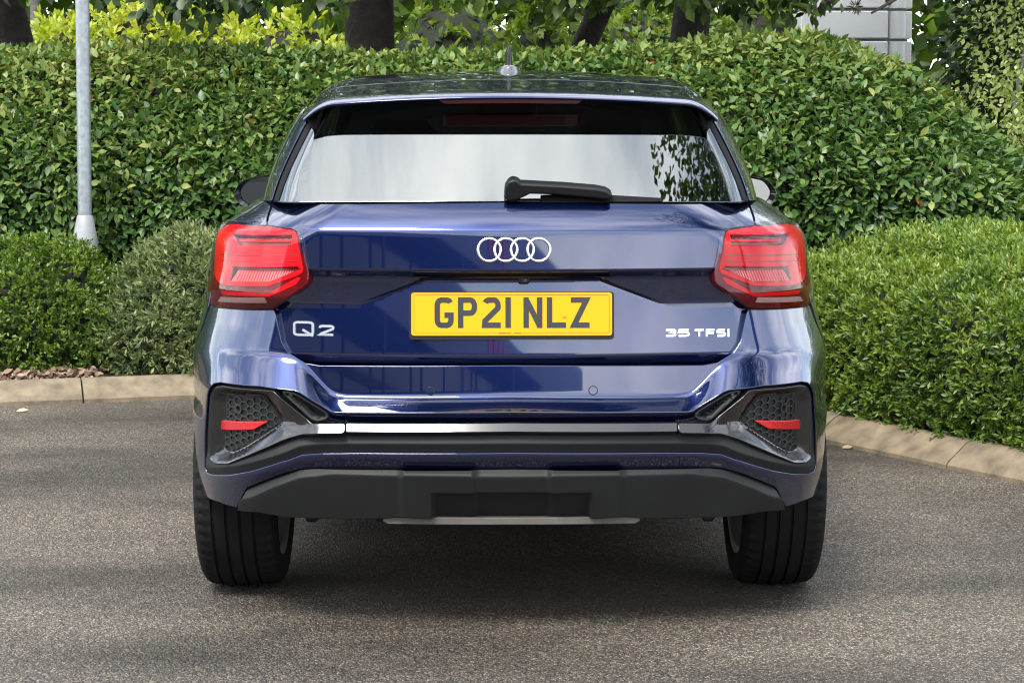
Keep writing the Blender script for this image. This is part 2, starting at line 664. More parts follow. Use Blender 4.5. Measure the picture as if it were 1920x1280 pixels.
# --- planted bank behind the kerb ---------------------------------------------------
def bank_h(x, y):
    P = np.stack([np.ravel(x), np.ravel(y)], 1)
    dd = dist_poly(P, path[::4], closed=False).reshape(np.shape(x))
    return .075 + .42 * sstep(dd, .35, 2.2) + .02 * np.sin(x * 3.1 + y) * np.sin(y * 2.3)
bk = [tuple(along(s_) + back(s_) * .162) for s_ in np.linspace(0, cum[-1], 70)]
near_bed = bk + [(16, bk[-1][1] - .2), (16, 17), (-16, 17), (-16, bk[0][1])]
tag(panel('planting_bed', near_bed, lambda x, y: np.stack([x, y, bank_h(x, y)], -1), M_soil, None, sp=.3, thick=0), kind='structure')
M_grass = mat('woodland_floor', (.05, .07, .02), .95, noise=(3, .5), bump=(20, .05))
tag(mesh_obj('woodland_floor', [(-70, 16.5, .44), (70, 16.5, .44), (70, 90, .44), (-70, 90, .44)], [(0, 1, 2, 3)], M_grass), kind='structure')

# --- foliage tools --------------------------------------------------------------------
def scatter(F, ar, br, n, na=160, nb=60):
    a = np.linspace(*ar, na); b = np.linspace(*br, nb)
    A, B = np.meshgrid(a, b, indexing='ij')
    P = F(A.ravel(), B.ravel()).reshape(na, nb, 3)
    e1 = P[1:, :-1] - P[:-1, :-1]; e2 = P[:-1, 1:] - P[:-1, :-1]
    c = np.cross(e1, e2)
    w = np.linalg.norm(c, axis=2).ravel()
    idx = RNG.choice(len(w), n, p=w / w.sum())
    i, j = idx // (nb - 1), idx % (nb - 1)
    fa, fb = RNG.random(n), RNG.random(n)
    pa = a[i] + fa * (a[1] - a[0]); pb = b[j] + fb * (b[1] - b[0])
    Q, N = surf(F, pa, pb)
    return Q, N
def unit(v): return v / np.maximum(np.linalg.norm(v, axis=-1, keepdims=True), 1e-9)

LEAF8 = np.array([(0, 0, 0), (-.42, .30, .10), (-.44, .58, .10), (0, 1.0, -.06), (.44, .58, .10), (.42, .30, .10), (0, .33, 0), (0, .64, .01)], float)
LEAF8_F = [(0, 6, 1), (1, 6, 7, 2), (2, 7, 3), (0, 5, 6), (5, 4, 7, 6), (4, 3, 7)]
LEAF4 = np.array([(0, 0, 0), (-.5, .5, .12), (0, 1, 0), (.5, .5, .12)], float)
LEAF4_F = [(0, 2, 1), (0, 3, 2)]
def leaf_frames(pos, nrm, tip, length, width):
    """orthonormal leaf frames: tip direction, face normal"""
    y = unit(tip)
    x = unit(np.cross(y, nrm))
    z = np.cross(x, y)
    return x * width[:, None], y * length[:, None], z * width[:, None]
def leaves(name, pos, nrm, tip, length, width, tone, m, parent=None, shape=8):
    V0, F0 = (LEAF8, LEAF8_F) if shape == 8 else (LEAF4, LEAF4_F)
    X, Y, Z = leaf_frames(pos, nrm, tip, length, width)
    n, k = len(pos), len(V0)
    V = pos[:, None, :] + V0[None, :, 0, None] * X[:, None] + V0[None, :, 1, None] * Y[:, None] + V0[None, :, 2, None] * Z[:, None]
    V = V.reshape(-1, 3)
    me = bpy.data.meshes.new(name)
    ls, lt, vi = [], [], []
    base = (np.arange(n) * k)[:, None]
    tot = np.array([len(f) for f in F0])
    allv = np.concatenate([np.array(f) for f in F0])
    vi = (base + allv[None]).ravel()
    lt = np.tile(tot, n)
    ls = np.concatenate([[0], np.cumsum(lt)[:-1]])
    me.vertices.add(len(V)); me.vertices.foreach_set('co', V.astype(np.float32).ravel())
    me.loops.add(len(vi)); me.loops.foreach_set('vertex_index', vi.astype(np.int32))
    me.polygons.add(len(lt)); me.polygons.foreach_set('loop_start', ls.astype(np.int32)); me.polygons.foreach_set('loop_total', lt.astype(np.int32))
    me.update(calc_edges=True)
    at_ = me.attributes.new('tone', 'FLOAT', 'POINT')
    at_.data.foreach_set('value', np.repeat(np.clip(tone, 0, 1), k).astype(np.float32))
    me.materials.append(m)
    o = bpy.data.objects.new(name, me)
    return link(o, parent)
def surf_grid(name, F, ar, br, na, nb, m, parent=None):
    A, B = np.meshgrid(np.linspace(*ar, na), np.linspace(*br, nb), indexing='ij')
    P = F(A.ravel(), B.ravel())
    f = [(i * nb + j, (i + 1) * nb + j, (i + 1) * nb + j + 1, i * nb + j + 1) for i in range(na - 1) for j in range(nb - 1)]
    return mesh_obj(name, P, f, m, parent, smooth=True)
def lump(P, f, seed):
    """cheap smooth noise, roughly -1..1"""
    r = np.random.default_rng(seed)
    o = np.zeros(len(P))
    for k in range(5):
        d = r.normal(size=3); d /= np.linalg.norm(d)
        o += np.sin(P @ d * f * (1 + .6 * k) + r.uniform(0, 6.28)) / (1 + .35 * k)
    return o / 2.2

M_hedge = leaf_mat('laurel_leaf', [(0, (.018, .048, .011)), (.30, (.048, .102, .021)), (.55, (.096, .154, .032)), (.75, (.162, .206, .046)), (.90, (.25, .27, .075)), (.97, (.26, .23, .08)), (1.0, (.34, .12, .04))], rough=.38, trans=.22, spec=.35)
M_box = leaf_mat('box_leaf', [(0, (.018, .045, .006)), (.35, (.048, .098, .009)), (.65, (.100, .165, .014)), (.9, (.17, .23, .025)), (1, (.22, .23, .06))], rough=.45, trans=.25)
M_grey = leaf_mat('grey_green_leaf', [(0, (.025, .046, .013)), (.4, (.075, .110, .030)), (.7, (.14, .175, .055)), (.92, (.22, .24, .10)), (1, (.28, .26, .12))], rough=.5, trans=.2)
M_privet = leaf_mat('clipped_leaf', [(0, (.022, .055, .007)), (.35, (.064, .122, .012)), (.65, (.125, .190, .020)), (.9, (.20, .255, .035)), (1, (.27, .25, .07))], rough=.45, trans=.25)
M_core = mat('twig_core', (.012, .014, .007), .95)

# --- tall laurel hedge --------------------------------------------------------------------
hedge = empty('laurel_hedge', (0, 10.9, .4))
tag(hedge, 'tall clipped broad-leaved hedge running across behind the car', 'hedge')
HX0, HX1 = -6.6, 4.4
h_top = curve([-7, -3, -1.2, .3, 1.2, 1.70, 1.95, 2.25, 2.5, 2.75, 3.0, 3.5, 4.4], [1.74, 1.74, 1.70, 1.71, 1.77, 1.81, 1.73, 1.60, 1.44, 1.25, 1.08, .90, .6])
h_y = curve([-7, -1, 1.5, 2.6, 3.4, 4.4], [10.95, 10.95, 10.85, 10.95, 11.4, 12.4])
def F_hedge(a, b):
    """a along x, b 0..1 from the foot of the face over the top"""
    a = np.asarray(a, float); b = np.asarray(b, float)
    T = h_top(a)
    y0 = h_y(a)
    zk = .25 + (T - .25) * .58
    fb = np.clip(b / .38, 0, 1)
    fm = np.clip((b - .38) / .44, 0, 1)
    ft_ = np.clip((b - .82) / .18, 0, 1)
    z = .25 + (zk - .25) * fb + (T - zk) * (1 - (1 - fm) ** 1.7)
    y = y0 - .05 * np.sin(fb * 3.14) + fm * .95 + ft_ * .7
    P = np.stack([a, y, z - .05 * ft_], -1)
    return P
def F_hedge_l(a, b):
    P = F_hedge(a, b)
    sh = P.shape
    q = lump(P.reshape(-1, 3), 4.5, 3).reshape(sh[:-1]) * .045 + lump(P.reshape(-1, 3), 14, 5).reshape(sh[:-1]) * .022
    P = P.copy()
    P[..., 1] -= q
    P[..., 2] += q * .6
    return P
surf_grid('twig_core', offset(F_hedge_l, -.13), (HX0, HX1), (0, 1), 120, 30, M_core, hedge)
def hedge_leaves(n, sink, size):
    P, N = scatter(F_hedge_l, (HX0, HX1), (0, 1), n, 240, 70)
    N = N * np.where(N[:, 1:2] * 1 > .9, -1, 1)
    up = np.array([0, 0, 1.0])
    depth = RNG.random(n) ** 1.5 * sink
    P = P - N * (depth[:, None] - .02)
    tip = N * .55 + RNG.normal(size=(n, 3)) * .55 + np.array([0, 0, -.35])
    nr = N * .6 + up * .8 + RNG.normal(size=(n, 3)) * .38
    ln = RNG.uniform(.045, .098, n) * size
    wd = ln * RNG.uniform(.44, .62, n)
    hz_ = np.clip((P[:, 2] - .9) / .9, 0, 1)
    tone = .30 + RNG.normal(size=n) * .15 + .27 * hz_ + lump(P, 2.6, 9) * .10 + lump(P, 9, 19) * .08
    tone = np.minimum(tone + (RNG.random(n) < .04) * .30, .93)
    tone += (RNG.random(n) < .0012) * .8
    return P, nr, tip, ln, wd, tone
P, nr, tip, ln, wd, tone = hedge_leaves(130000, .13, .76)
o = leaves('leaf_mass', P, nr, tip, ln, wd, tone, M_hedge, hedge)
o['kind'] = 'stuff'
# the largest leaves standing proud of the face, each an object
P, N = scatter(F_hedge_l, (-2.9, 2.9), (.04, .80), 300, 240, 70)
variants = []
for k in range(8):
    me = leaves('leaf', np.zeros((1, 3)), np.array([[0, 0, 1.0]]), np.array([[0, 1.0, 0]]), np.array([1.0]), np.array([.52]), np.array([.2 + k * .09]), M_hedge)
    variants.append(me.data)
    bpy.data.objects.remove(me)
for i in range(300):
    t_ = Vector(unit(N[i] * .5 + RNG.normal(size=3) * .5 + np.array([0, 0, -.4])))
    n_ = Vector(unit(N[i] * .9 + np.array([0, 0, .5]) + RNG.normal(size=3) * .35))
    x_ = t_.cross(n_).normalized(); z_ = x_.cross(t_)
    s_ = float(RNG.uniform(.062, .084))
    o = bpy.data.objects.new('leaf', variants[int(RNG.integers(0, 8))])
    q = P[i] + N[i] * .025
    o.matrix_world = Matrix(((x_[0], t_[0], z_[0], q[0]), (x_[1], t_[1], z_[1], q[1] - 10.9 * 0), (x_[2], t_[2], z_[2], q[2]), (0, 0, 0, 1))) @ Matrix.Scale(s_, 4)
    link(o, hedge)
for o in hedge.children:
    o.matrix_parent_inverse = Matrix.Translation((0, -10.9, -.4))

# --- low clipped hedge on the right ------------------------------------------------------------
def small_leaves(name, F, ar, br, n, m, parent, ln0, sink=.07, tone0=.35, seed=1, upright=.3, na=160, nb=50, hz=(.2, .9), asp=(.30, .42)):
    per = 8                        # leaves sit along short shoots
    k_ = n // per
    n = k_ * per
    S, N = scatter(F, ar, br, k_, na, nb)
    depth = RNG.random(k_) ** 1.3 * sink
    S = S - N * (depth[:, None] - .005)
    sd_ = unit(N * .55 + RNG.normal(size=(k_, 3)) * .55 + np.array([0, 0, upright]))
    sl = RNG.uniform(.9, 2.1, k_) * ln0 * np.where(RNG.random(k_) < .02, 1.7, 1.0)
    N = np.repeat(N, per, 0); SD = np.repeat(sd_, per, 0)
    f_ = np.tile(np.linspace(.15, 1.0, per), k_)
    P = np.repeat(S, per, 0) + SD * (f_ * np.repeat(sl, per))[:, None]
    perp = unit(np.cross(SD, RNG.normal(size=(n, 3))))
    tip = SD * (.45 + .6 * f_)[:, None] + perp * (1.0 - .55 * f_)[:, None]
    nr = np.cross(tip, perp) * .5 + N * .6 + np.array([0, 0, .5]) + RNG.normal(size=(n, 3)) * .35
    ln = RNG.uniform(.7, 1.25, n) * ln0
    wd = ln * RNG.uniform(*asp, n)
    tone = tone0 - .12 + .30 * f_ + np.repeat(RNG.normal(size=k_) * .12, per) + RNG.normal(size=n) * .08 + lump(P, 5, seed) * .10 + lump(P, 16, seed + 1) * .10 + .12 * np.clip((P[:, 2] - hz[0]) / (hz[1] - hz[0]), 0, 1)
    o = leaves(name, P, nr, tip, ln, wd, tone, m, parent, shape=4)
    o['kind'] = 'stuff'
    return o
d_r0 = float(cum[np.argmin(np.linalg.norm(path - np.array([.78, 9.2]), axis=1))])
d_r1 = float(cum[-1]) - 2.6
def F_low(a, b):
    a = np.asarray(a, float); b = np.asarray(b, float)
    sh = a.shape
    A = a.ravel(); B = b.ravel()
    p = np.stack([np.interp(A, cum, path[:, 0]), np.interp(A, cum, path[:, 1])], 1)
    t = np.stack([np.interp(A + .15, cum, path[:, 0]) - np.interp(A - .15, cum, path[:, 0]), np.interp(A + .15, cum, path[:, 1]) - np.interp(A - .15, cum, path[:, 1])], 1)
    t = unit(t); n = np.stack([-t[:, 1], t[:, 0]], 1)
    fb = np.clip(B / .45, 0, 1); ft_ = np.clip((B - .45) / .55, 0, 1)
    o = .145 + .16 * fb ** 1.5 - .05 * np.sin(fb * 3.14) + ft_ * 1.55
    z = .06 + .59 * np.sin(fb * 1.45) + .17 * (1 - (1 - ft_) ** 1.6)
    P = np.concatenate([p + n * o[:, None], z[:, None]], 1)
    q = lump(P, 5, 23) * .045 + lump(P, 15, 29) * .022
    P[:, 2] += q * .6
    P[:, :2] -= n * q[:, None]
    return P.reshape(sh + (3,))
low = empty('low_hedge', (2.2, 8.6, 0))
tag(low, 'low clipped small-leaved hedge sloping up behind the right kerb', 'hedge')
def rebase(e):
    inv_ = Matrix.Translation(-e.location)
    for o in e.children:
        o.matrix_parent_inverse = inv_
surf_grid('twig_core', offset(F_low, -.07), (d_r0, d_r1), (0, 1), 80, 24, M_core, low)
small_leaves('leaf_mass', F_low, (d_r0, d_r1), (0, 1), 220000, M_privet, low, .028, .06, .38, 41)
rebase(low)

# --- two low shrubs on the left ---------------------------------------------------------------
def dome(cx, cy, rx, ry, zb, zt, seed, p=2.6):
    def F(a, b):
        a = np.asarray(a, float); b = np.asarray(b, float)
        th = a
        ph = b * math.pi / 2
        c, s_ = np.cos(ph), np.sin(ph)
        rr = np.sign(c) * np.abs(c) ** (2 / p)
        zz = np.abs(s_) ** (2 / p)
        x = cx + rx * rr * np.sign(np.cos(th)) * np.abs(np.cos(th)) ** (2 / 2.3)
        y = cy + ry * rr * np.sign(np.sin(th)) * np.abs(np.sin(th)) ** (2 / 2.3)
        z = zb + (zt - zb) * zz
        P = np.stack([x, y, z], -1)
        q = lump(P.reshape(-1, 3), 7, seed).reshape(x.shape) * .05 + lump(P.reshape(-1, 3), 17, seed + 3).reshape(x.shape) * .022
        d_ = np.stack([x - cx, y - cy, (z - zb) * .7], -1)
        return P + unit(d_) * q[..., None]
    return F
def shrub(name, label, F, n, m, ln0, tone0, seed, loc, asp=(.30, .42), group=None, sink=.08, cat='shrub'):
    e = empty(name, loc)
    tag(e, label, cat, group)
    surf_grid('twig_core', offset(F, -.09), (0, 2 * math.pi), (.01, .985), 60, 20, M_core, e)
    small_leaves('leaf_mass', F, (0, 2 * math.pi), (.0, .995), n, m, e, ln0, sink, tone0, seed, asp=asp)
    rebase(e)
    return e
sy = 10.25
x0 = at(0, 600, sy)[0]
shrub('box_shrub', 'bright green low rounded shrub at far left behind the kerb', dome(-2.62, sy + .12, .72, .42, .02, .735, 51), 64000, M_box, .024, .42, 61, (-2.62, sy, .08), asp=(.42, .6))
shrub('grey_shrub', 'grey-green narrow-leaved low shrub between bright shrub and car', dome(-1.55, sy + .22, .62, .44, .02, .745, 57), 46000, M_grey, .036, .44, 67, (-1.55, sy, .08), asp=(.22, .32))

# --- fallen leaves ---------------------------------------------------------------------------------
M_litter = leaf_mat('dead_leaf', [(0, (.05, .03, .02)), (.4, (.13, .075, .045)), (.75, (.24, .16, .10)), (1, (.36, .27, .19))], rough=.8, trans=.05)
n = 1100
s_ = RNG.uniform(0, cum[-1], n)
s_ = np.concatenate([RNG.uniform(d_joint - 1.1, d_joint + .1, 800), RNG.uniform(2.0, cum[-1] - 3, 300)])
off_ = .17 + RNG.random(n) ** 1.2 * .30
pp = np.array([along(a) + back(a) * o_ for a, o_ in zip(s_, off_)])
P = np.concatenate([pp, (.10 + RNG.random(n) * .025)[:, None]], 1)
lit = leaves('leaf_litter', P, RNG.normal(size=(n, 3)) * .6 + np.array([0, -.3, 1]), RNG.normal(size=(n, 3)) * np.array([1, 1, .4]), RNG.uniform(.025, .055, n), RNG.uniform(.018, .032, n), RNG.random(n), M_litter)
tag(lit, 'brown dead leaves lying along the back of the kerb', 'leaf litter', kind='stuff')
for (u, v, t_, sz, lab) in ((30, 773, .98, .06, 'small pale fallen leaf on the asphalt before the left kerb'), (1578, 842, .8, .05, 'curled fallen leaf on the asphalt beside the right kerb')):
    x, y = gp(u, v)
    o = leaves('fallen_leaf', np.array([[0, 0, .006]]), np.array([[.2, -.5, 1.0]]), np.array([[1.0, .15, .12]]), np.array([sz]), np.array([sz * .5]), np.array([t_]), M_litter)
    o.location = (x, y, 0)
    tag(o, lab, 'leaf')

# --- galvanised post ----------------------------------------------------------------------------------
M_galv = mat('galvanised_steel', (.26, .285, .30), .42, metal=.4, noise=(38, .22))
M_flange = mat('pale_flange', (.22, .23, .23), .6, noise=(20, .15))
px, py, pz = at(157.5, 430, 10.72)
post = empty('steel_post', (px, py, .3))
tag(post, 'grey galvanised steel post with flared pale base in front of the hedge', 'post')
MB().lathe([(0, .036), (.45, .036), (6.5, .034), (6.5, 0)], (0, 0, .35), 'Z', 24).build('pole', M_galv, post, auto=40)
zf = at(157, 450, 10.72)[2] - .3
MB().lathe([(-.25, .066), (zf, .066), (zf + .012, .063), (zf + .125, .041), (zf + .13, .036)], (0, 0, 0), 'Z', 28).build('base_cone', M_flange, post, auto=50)
post.rotation_euler = (0, R(.65), 0)     # the post leans a little

# --- trees beyond the hedge --------------------------------------------------------------------------------
M_bark = mat('dark_bark', (.018, .013, .010), .95, noise=(7, .5), bump=(18, .04))
M_bark2 = mat('grey_bark', (.10, .095, .085), .9, noise=(9, .4), bump=(22, .03))
M_tree = leaf_mat('lime_leaf', [(0, (.018, .045, .010)), (.4, (.045, .095, .014)), (.75, (.10, .17, .022)), (1, (.19, .26, .04))], rough=.42, trans=.4)
M_dark = leaf_mat('dark_tree_leaf', [(0, (.010, .022, .006)), (.5, (.030, .060, .012)), (1, (.095, .15, .022))], rough=.45, trans=.25)
M_gold = leaf_mat('golden_leaf', [(0, (.12, .18, .02)), (.4, (.27, .35, .04)), (.8, (.40, .46, .06)), (1, (.48, .50, .10))], rough=.5, trans=.4)
M_pale = leaf_mat('pale_birch_leaf', [(0, (.14, .21, .05)), (.5, (.34, .42, .12)), (1, (.56, .60, .28))], rough=.45, trans=.45)
def crown_pts(blobs, n, hollow=.35):
    w = np.array([b[3] * b[4] * b[5] for b in blobs]); w = w ** .6
    k = RNG.choice(len(blobs), n, p=w / w.sum())
    B = np.array(blobs)[k]
    d = unit(RNG.normal(size=(n, 3)))
    r = (hollow + (1 - hollow) * RNG.random(n) ** .6)
    P = B[:, :3] + d * B[:, 3:6] * r[:, None]
    # leaves gather into clumps
    c = P[RNG.integers(0, n, max(40, n // 60))]
    g = RNG.integers(0, len(c), n)
    mixf = RNG.random(n)[:, None] * .75
    tgt = c[g]
    near = np.linalg.norm(tgt - P, axis=1) < 1.6
    P = np.where(near[:, None], P + (tgt - P) * mixf, P)
    return P, d
def tree(name, label, trunk, rad, blobs, n, leaf, m, bark, loc, group=None, tone0=.45, limbs=True, droop=.4):
    e = empty(name, loc)
    tag(e, label, 'tree', group)
    mb = MB().tube(trunk, rad, 14)
    if limbs:
        top = Vector(trunk[-1])
        for b in blobs:
            c = Vector(b[:3])
            j = min(len(trunk) - 1, max(1, int(len(trunk) * .7)))
            s0 = Vector(trunk[j])
            m1 = s0.lerp(c, .5) + Vector((0, 0, .25))
            mb.tube([s0, m1, c], [rad[j] * .5, rad[j] * .3, .012], 7)
    mb.build('trunk', bark, e, auto=60)
    P, d = crown_pts(blobs, n)
    tip = d * .5 + RNG.normal(size=(n, 3)) * .6 + np.array([0, 0, -droop])
    nr = np.array([0, 0, 1.0]) + RNG.normal(size=(n, 3)) * .6
    ln = RNG.uniform(.7, 1.2, n) * leaf
    o = leaves('crown', P, nr, tip, ln, ln * RNG.uniform(.5, .75, n), tone0 + RNG.normal(size=n) * .2 + lump(P, 1.3, 71) * .12, m, e, shape=8 if leaf < .12 and n < 16000 else 4)
    o['kind'] = 'stuff'
    rebase(e)
    return e
def bent(u0, v0, u1, v1, y, ztop, zbot=.3):
    """trunk line measured through two photo points, carried down to the ground and up to ztop"""
    a = Vector(at(u0, v0, y)); b = Vector(at(u1, v1, y))
    s_ = (b - a) / max(b.z - a.z, 1e-3)
    s_.x = max(-.5, min(.5, s_.x))
    lo = a + s_ * (zbot - a.z)
    pts = [lo, a, b]
    for k in (1, 2, 3):
        z = b.z + (ztop - b.z) * k / 3
        pts.append(b + s_ * (z - b.z) * .6)
    return [tuple(p) for p in pts]
G_t = 'trees standing behind the tall hedge'
t1 = bent(693, 75, 693, 0, 13.6, 6.5)
tree('broadleaf_tree', 'thick dark straight trunk rising behind the hedge left of the car roof aerial', t1, [.20, .165, .158, .15, .12, .08],
     [(-1.1, 13.2, 4.6, 2.0, 1.6, 1.1), (-2.4, 12.6, 4.9, 1.5, 1.4, 1.0), (.3, 12.4, 5.2, 1.5, 1.5, 1.0), (-1.0, 13.6, 6.3, 2.2, 1.9, 1.3), (-1.76, 11.7, 2.06, .26, .3, .20), (-1.10, 12.4, 2.12, .16, .3, .22), (-1.6, 12.6, 3.0, 1.2, .8, .6), (-.2, 12.8, 3.0, 1.1, .8, .6)], 15000, .10, M_dark, M_bark, (-.95, 13.6, .3), G_t, .62)
t2 = bent(1100, 75, 1133, 0, 14.2, 6.0)
tree('broadleaf_tree', 'slim dark leaning trunk behind the hedge just right of the roof aerial', t2, [.11, .085, .085, .08, .07, .05],
     [(1.0, 13.6, 4.3, 1.8, 1.6, 1.0), (.3, 13.2, 3.4, .9, .9, .5), (1.6, 13.0, 4.9, 1.6, 1.5, 1.0), (-.25, 12.8, 2.20, .5, .3, .16), (.35, 12.9, 2.16, .40, .3, .20), (.95, 12.8, 2.20, .45, .3, .20), (1.0, 12.8, 3.0, 1.2, .8, .6), (.2, 13.4, 3.7, 1.2, .9, .5)], 15000, .095, M_dark, M_bark, (.6, 14.2, .3), G_t, .72)
t3 = bent(1292, 75, 1300, 0, 15.2, 6.2)
tree('broadleaf_tree', 'dark brown trunk behind the hedge left of the white pylon', t3, [.16, .14, .135, .13, .1, .06],
     [(1.9, 14.6, 4.4, 2.0, 1.6, 1.0), (2.9, 14.0, 5.0, 1.8, 1.6, 1.1), (1.5, 13.4, 2.20, .42, .3, .22), (1.85, 13.0, 2.16, .25, .3, .2), (2.0, 13.2, 3.1, 1.0, .8, .6), (2.6, 13.4, 3.6, .8, .8, .5)], 14000, .095, M_dark, M_bark, (1.3, 15.2, .3), G_t, .7)
t0 = bent(20, 60, 6, 0, 13.4, 6.0)
tree('broadleaf_tree', 'dark forked trunk at the top left corner behind the hedge', t0, [.17, .13, .125, .11, .09, .06],
     [(-3.6, 13.0, 4.6, 1.8, 1.6, 1.1), (-4.4, 12.6, 3.6, 1.2, 1.2, .9), (-2.0, 11.8, 2.06, .18, .3, .18), (-1.55, 11.9, 2.1, .2, .3, .16), (-3.0, 12.4, 2.25, .35, .3, .2), (-3.0, 12.8, 3.1, 1.3, .8, .6)], 10000, .095, M_dark, M_bark, (-3.3, 13.4, .3), G_t, .5)
t5 = bent(67, 68, 66, 0, 18.5, 6.0)
tree('slender_tree', 'thin grey trunk left of the steel post behind the hedge', t5, [.05, .046, .045, .04, .03, .02],
     [(-4.3, 18.5, 4.6, 1.4, 1.2, 1.1)], 2500, .10, M_tree, M_bark2, (-4.3, 18.5, .4), G_t)
# pale birch and dark evergreen at the right
tree('birch_tree', 'pale loose-leaved small tree at the right edge above the hedge shoulder', [(3.75, 14.2, .3), (3.7, 14.2, 1.6), (3.8, 14.2, 3.2), (3.75, 14.2, 4.8)], [.06, .05, .04, .02],
     [(3.55, 14.0, 1.9, .62, .5, .75), (3.9, 14.2, 2.8, .8, .7, .9), (3.35, 13.8, 1.35, .45, .4, .4), (3.9, 14.0, 1.3, .6, .5, .6), (3.7, 14.2, 4.1, .9, .8, .9)], 9500, .046, M_pale, M_bark2, (3.75, 14.2, .3), G_t, .5)
tree('evergreen_tree', 'dark evergreen tree between the white pylon and the pale birch', [(3.75, 16.4, .3), (3.8, 16.4, 2.0), (3.7, 16.4, 4.5)], [.12, .10, .05],
     [(3.72, 16.0, 2.1, .42, .6, .9), (3.8, 16.2, 1.6, .5, .6, .7), (3.9, 16.0, 3.6, .9, 1.0, 1.0), (4.6, 16.6, 2.6, .8, .8, 1.2)], 6500, .085, M_dark, M_bark, (3.25, 16.4, .3), G_t, .45)
# bare cone-bearing branch hanging in front of the pylon
pine = empty('pine_tree', (2.3, 13.6, .3))
tag(pine, 'bare pine with hanging twigs and cones in front of the white pylon', 'tree')
mb = MB().tube([(4.6, 15.0, .3), (4.55, 14.9, 2.5), (4.5, 14.8, 4.0)], [.12, .10, .07], 12)
mb.tube([(4.52, 14.85, 3.4), (3.6, 13.8, 2.75), (2.9, 13.0, 2.35), (2.45, 12.8, 2.12), (2.2, 12.7, 1.98)], [.05, .035, .022, .014, .007], 8)
prn = random.Random(9)
tw = []
for k in range(30):
    t_ = prn.random()
    base = Vector((4.0, 14.2, 2.95)).lerp(Vector((2.05, 12.7, 2.03)), .35 + .65 * t_)
    e_ = base + Vector((prn.uniform(-.28, .22), prn.uniform(-.15, .15), prn.uniform(-.14, .16)))
    mb.tube([base, base.lerp(e_, .5) + Vector((0, 0, .03)), e_], [.008, .006, .003], 5)
    tw.append(e_)
mb.build('trunk', M_bark, pine, auto=60)
NP = 2600
cl = np.array([tuple(t_) for t_ in tw])[RNG.integers(0, len(tw), NP)]
dd = unit(RNG.normal(size=(NP, 3)))
M_needle = leaf_mat('needle', [(0, (.018, .025, .010)), (.6, (.05, .05, .02)), (1, (.12, .075, .035))], rough=.6, trans=.1)
o = leaves('needles', cl + dd * .012, RNG.normal(size=(NP, 3)), dd, RNG.uniform(.03, .065, NP), RNG.uniform(.004, .008, NP), RNG.random(NP), M_needle, pine, shape=4)
o['kind'] = 'stuff'
mb = MB()
M_cone = mat('pine_cone', (.05, .033, .024), .9, bump=(70, .01))
for k in range(0, 30, 3):
    c = tw[k]
    MB().lathe([(-.05, .0), (-.04, .018), (-.015, .028), (.015, .022), (.03, .0)], tuple(c + Vector((0, 0, -.02))), 'Z', 9).build('cone', M_cone, pine, auto=60)
rebase(pine)

# --- understorey -----------------------------------------------------------------------------------
G_u = 'golden shrubs behind the hedge'
for i, (u, v, y, rx, rz, lab) in enumerate(((250, 20, 17.6, .75, .5, 'golden yellow-green shrub right of the steel post behind the hedge'), (400, 30, 18.2, .8, .5, 'golden shrub in the middle of the yellow row behind the hedge'),
                                       (560, 42, 18.0, .75, .5, 'golden shrub beside the thick dark trunk behind the hedge'), (118, 42, 17.0, .42, .45, 'small golden shrub just left of the steel post'))):
    c = at(u, v, y)
    shrub('golden_shrub', lab, dome(c[0], y, rx, .7, .3, c[2] + .04, 80 + i, p=2.1), 9000, M_gold, .075, .45, 90 + i, (c[0], y, .4), asp=(.45, .65), group=G_u, sink=.2)
for i, (u, v, y, rx, lab) in enumerate(((850, 0, 19.0, 1.0, 'mid-green bush behind the hedge directly above the car roof'), (1010, 22, 17.0, .5, 'small leafy bush behind the hedge beside the roof aerial'),
                                       (1200, 5, 19.5, .9, 'leafy bush behind the hedge between the two right trunks'), (1420, 10, 18.0, .8, 'green bush behind the hedge left of the white pylon'))):
    c = at(u, v, y)
    shrub('leafy_bush', lab, dome(c[0], y, rx, .8, .3, c[2], 100 + i, p=2.0), 7000, M_tree, .085, .62, 110 + i, (c[0], y, .4), asp=(.5, .7), group='green bushes behind the hedge', sink=.35)
# the wood beyond reads as one mass
n = 100000
X = RNG.uniform(-18, 18, n); Yy = RNG.uniform(22, 31, n); Zz = .4 + 8.5 * RNG.random(n) ** 1.25
P = np.stack([X, Yy, Zz], 1)
keep = lump(P, 1.5, 131) + lump(P, 3.7, 137) * .7 > -1.15
P = P[keep]; n = len(P)
wood = leaves('far_wood', P, RNG.normal(size=(n, 3)) + np.array([0, -.3, .8]), RNG.normal(size=(n, 3)), RNG.uniform(.16, .34, n), RNG.uniform(.12, .22, n), .5 + RNG.normal(size=n) * .2 + lump(P, .8, 139) * .2, M_tree, shape=4)
tag(wood, 'distant green woodland filling the gaps behind the trees', 'woodland', kind='stuff')

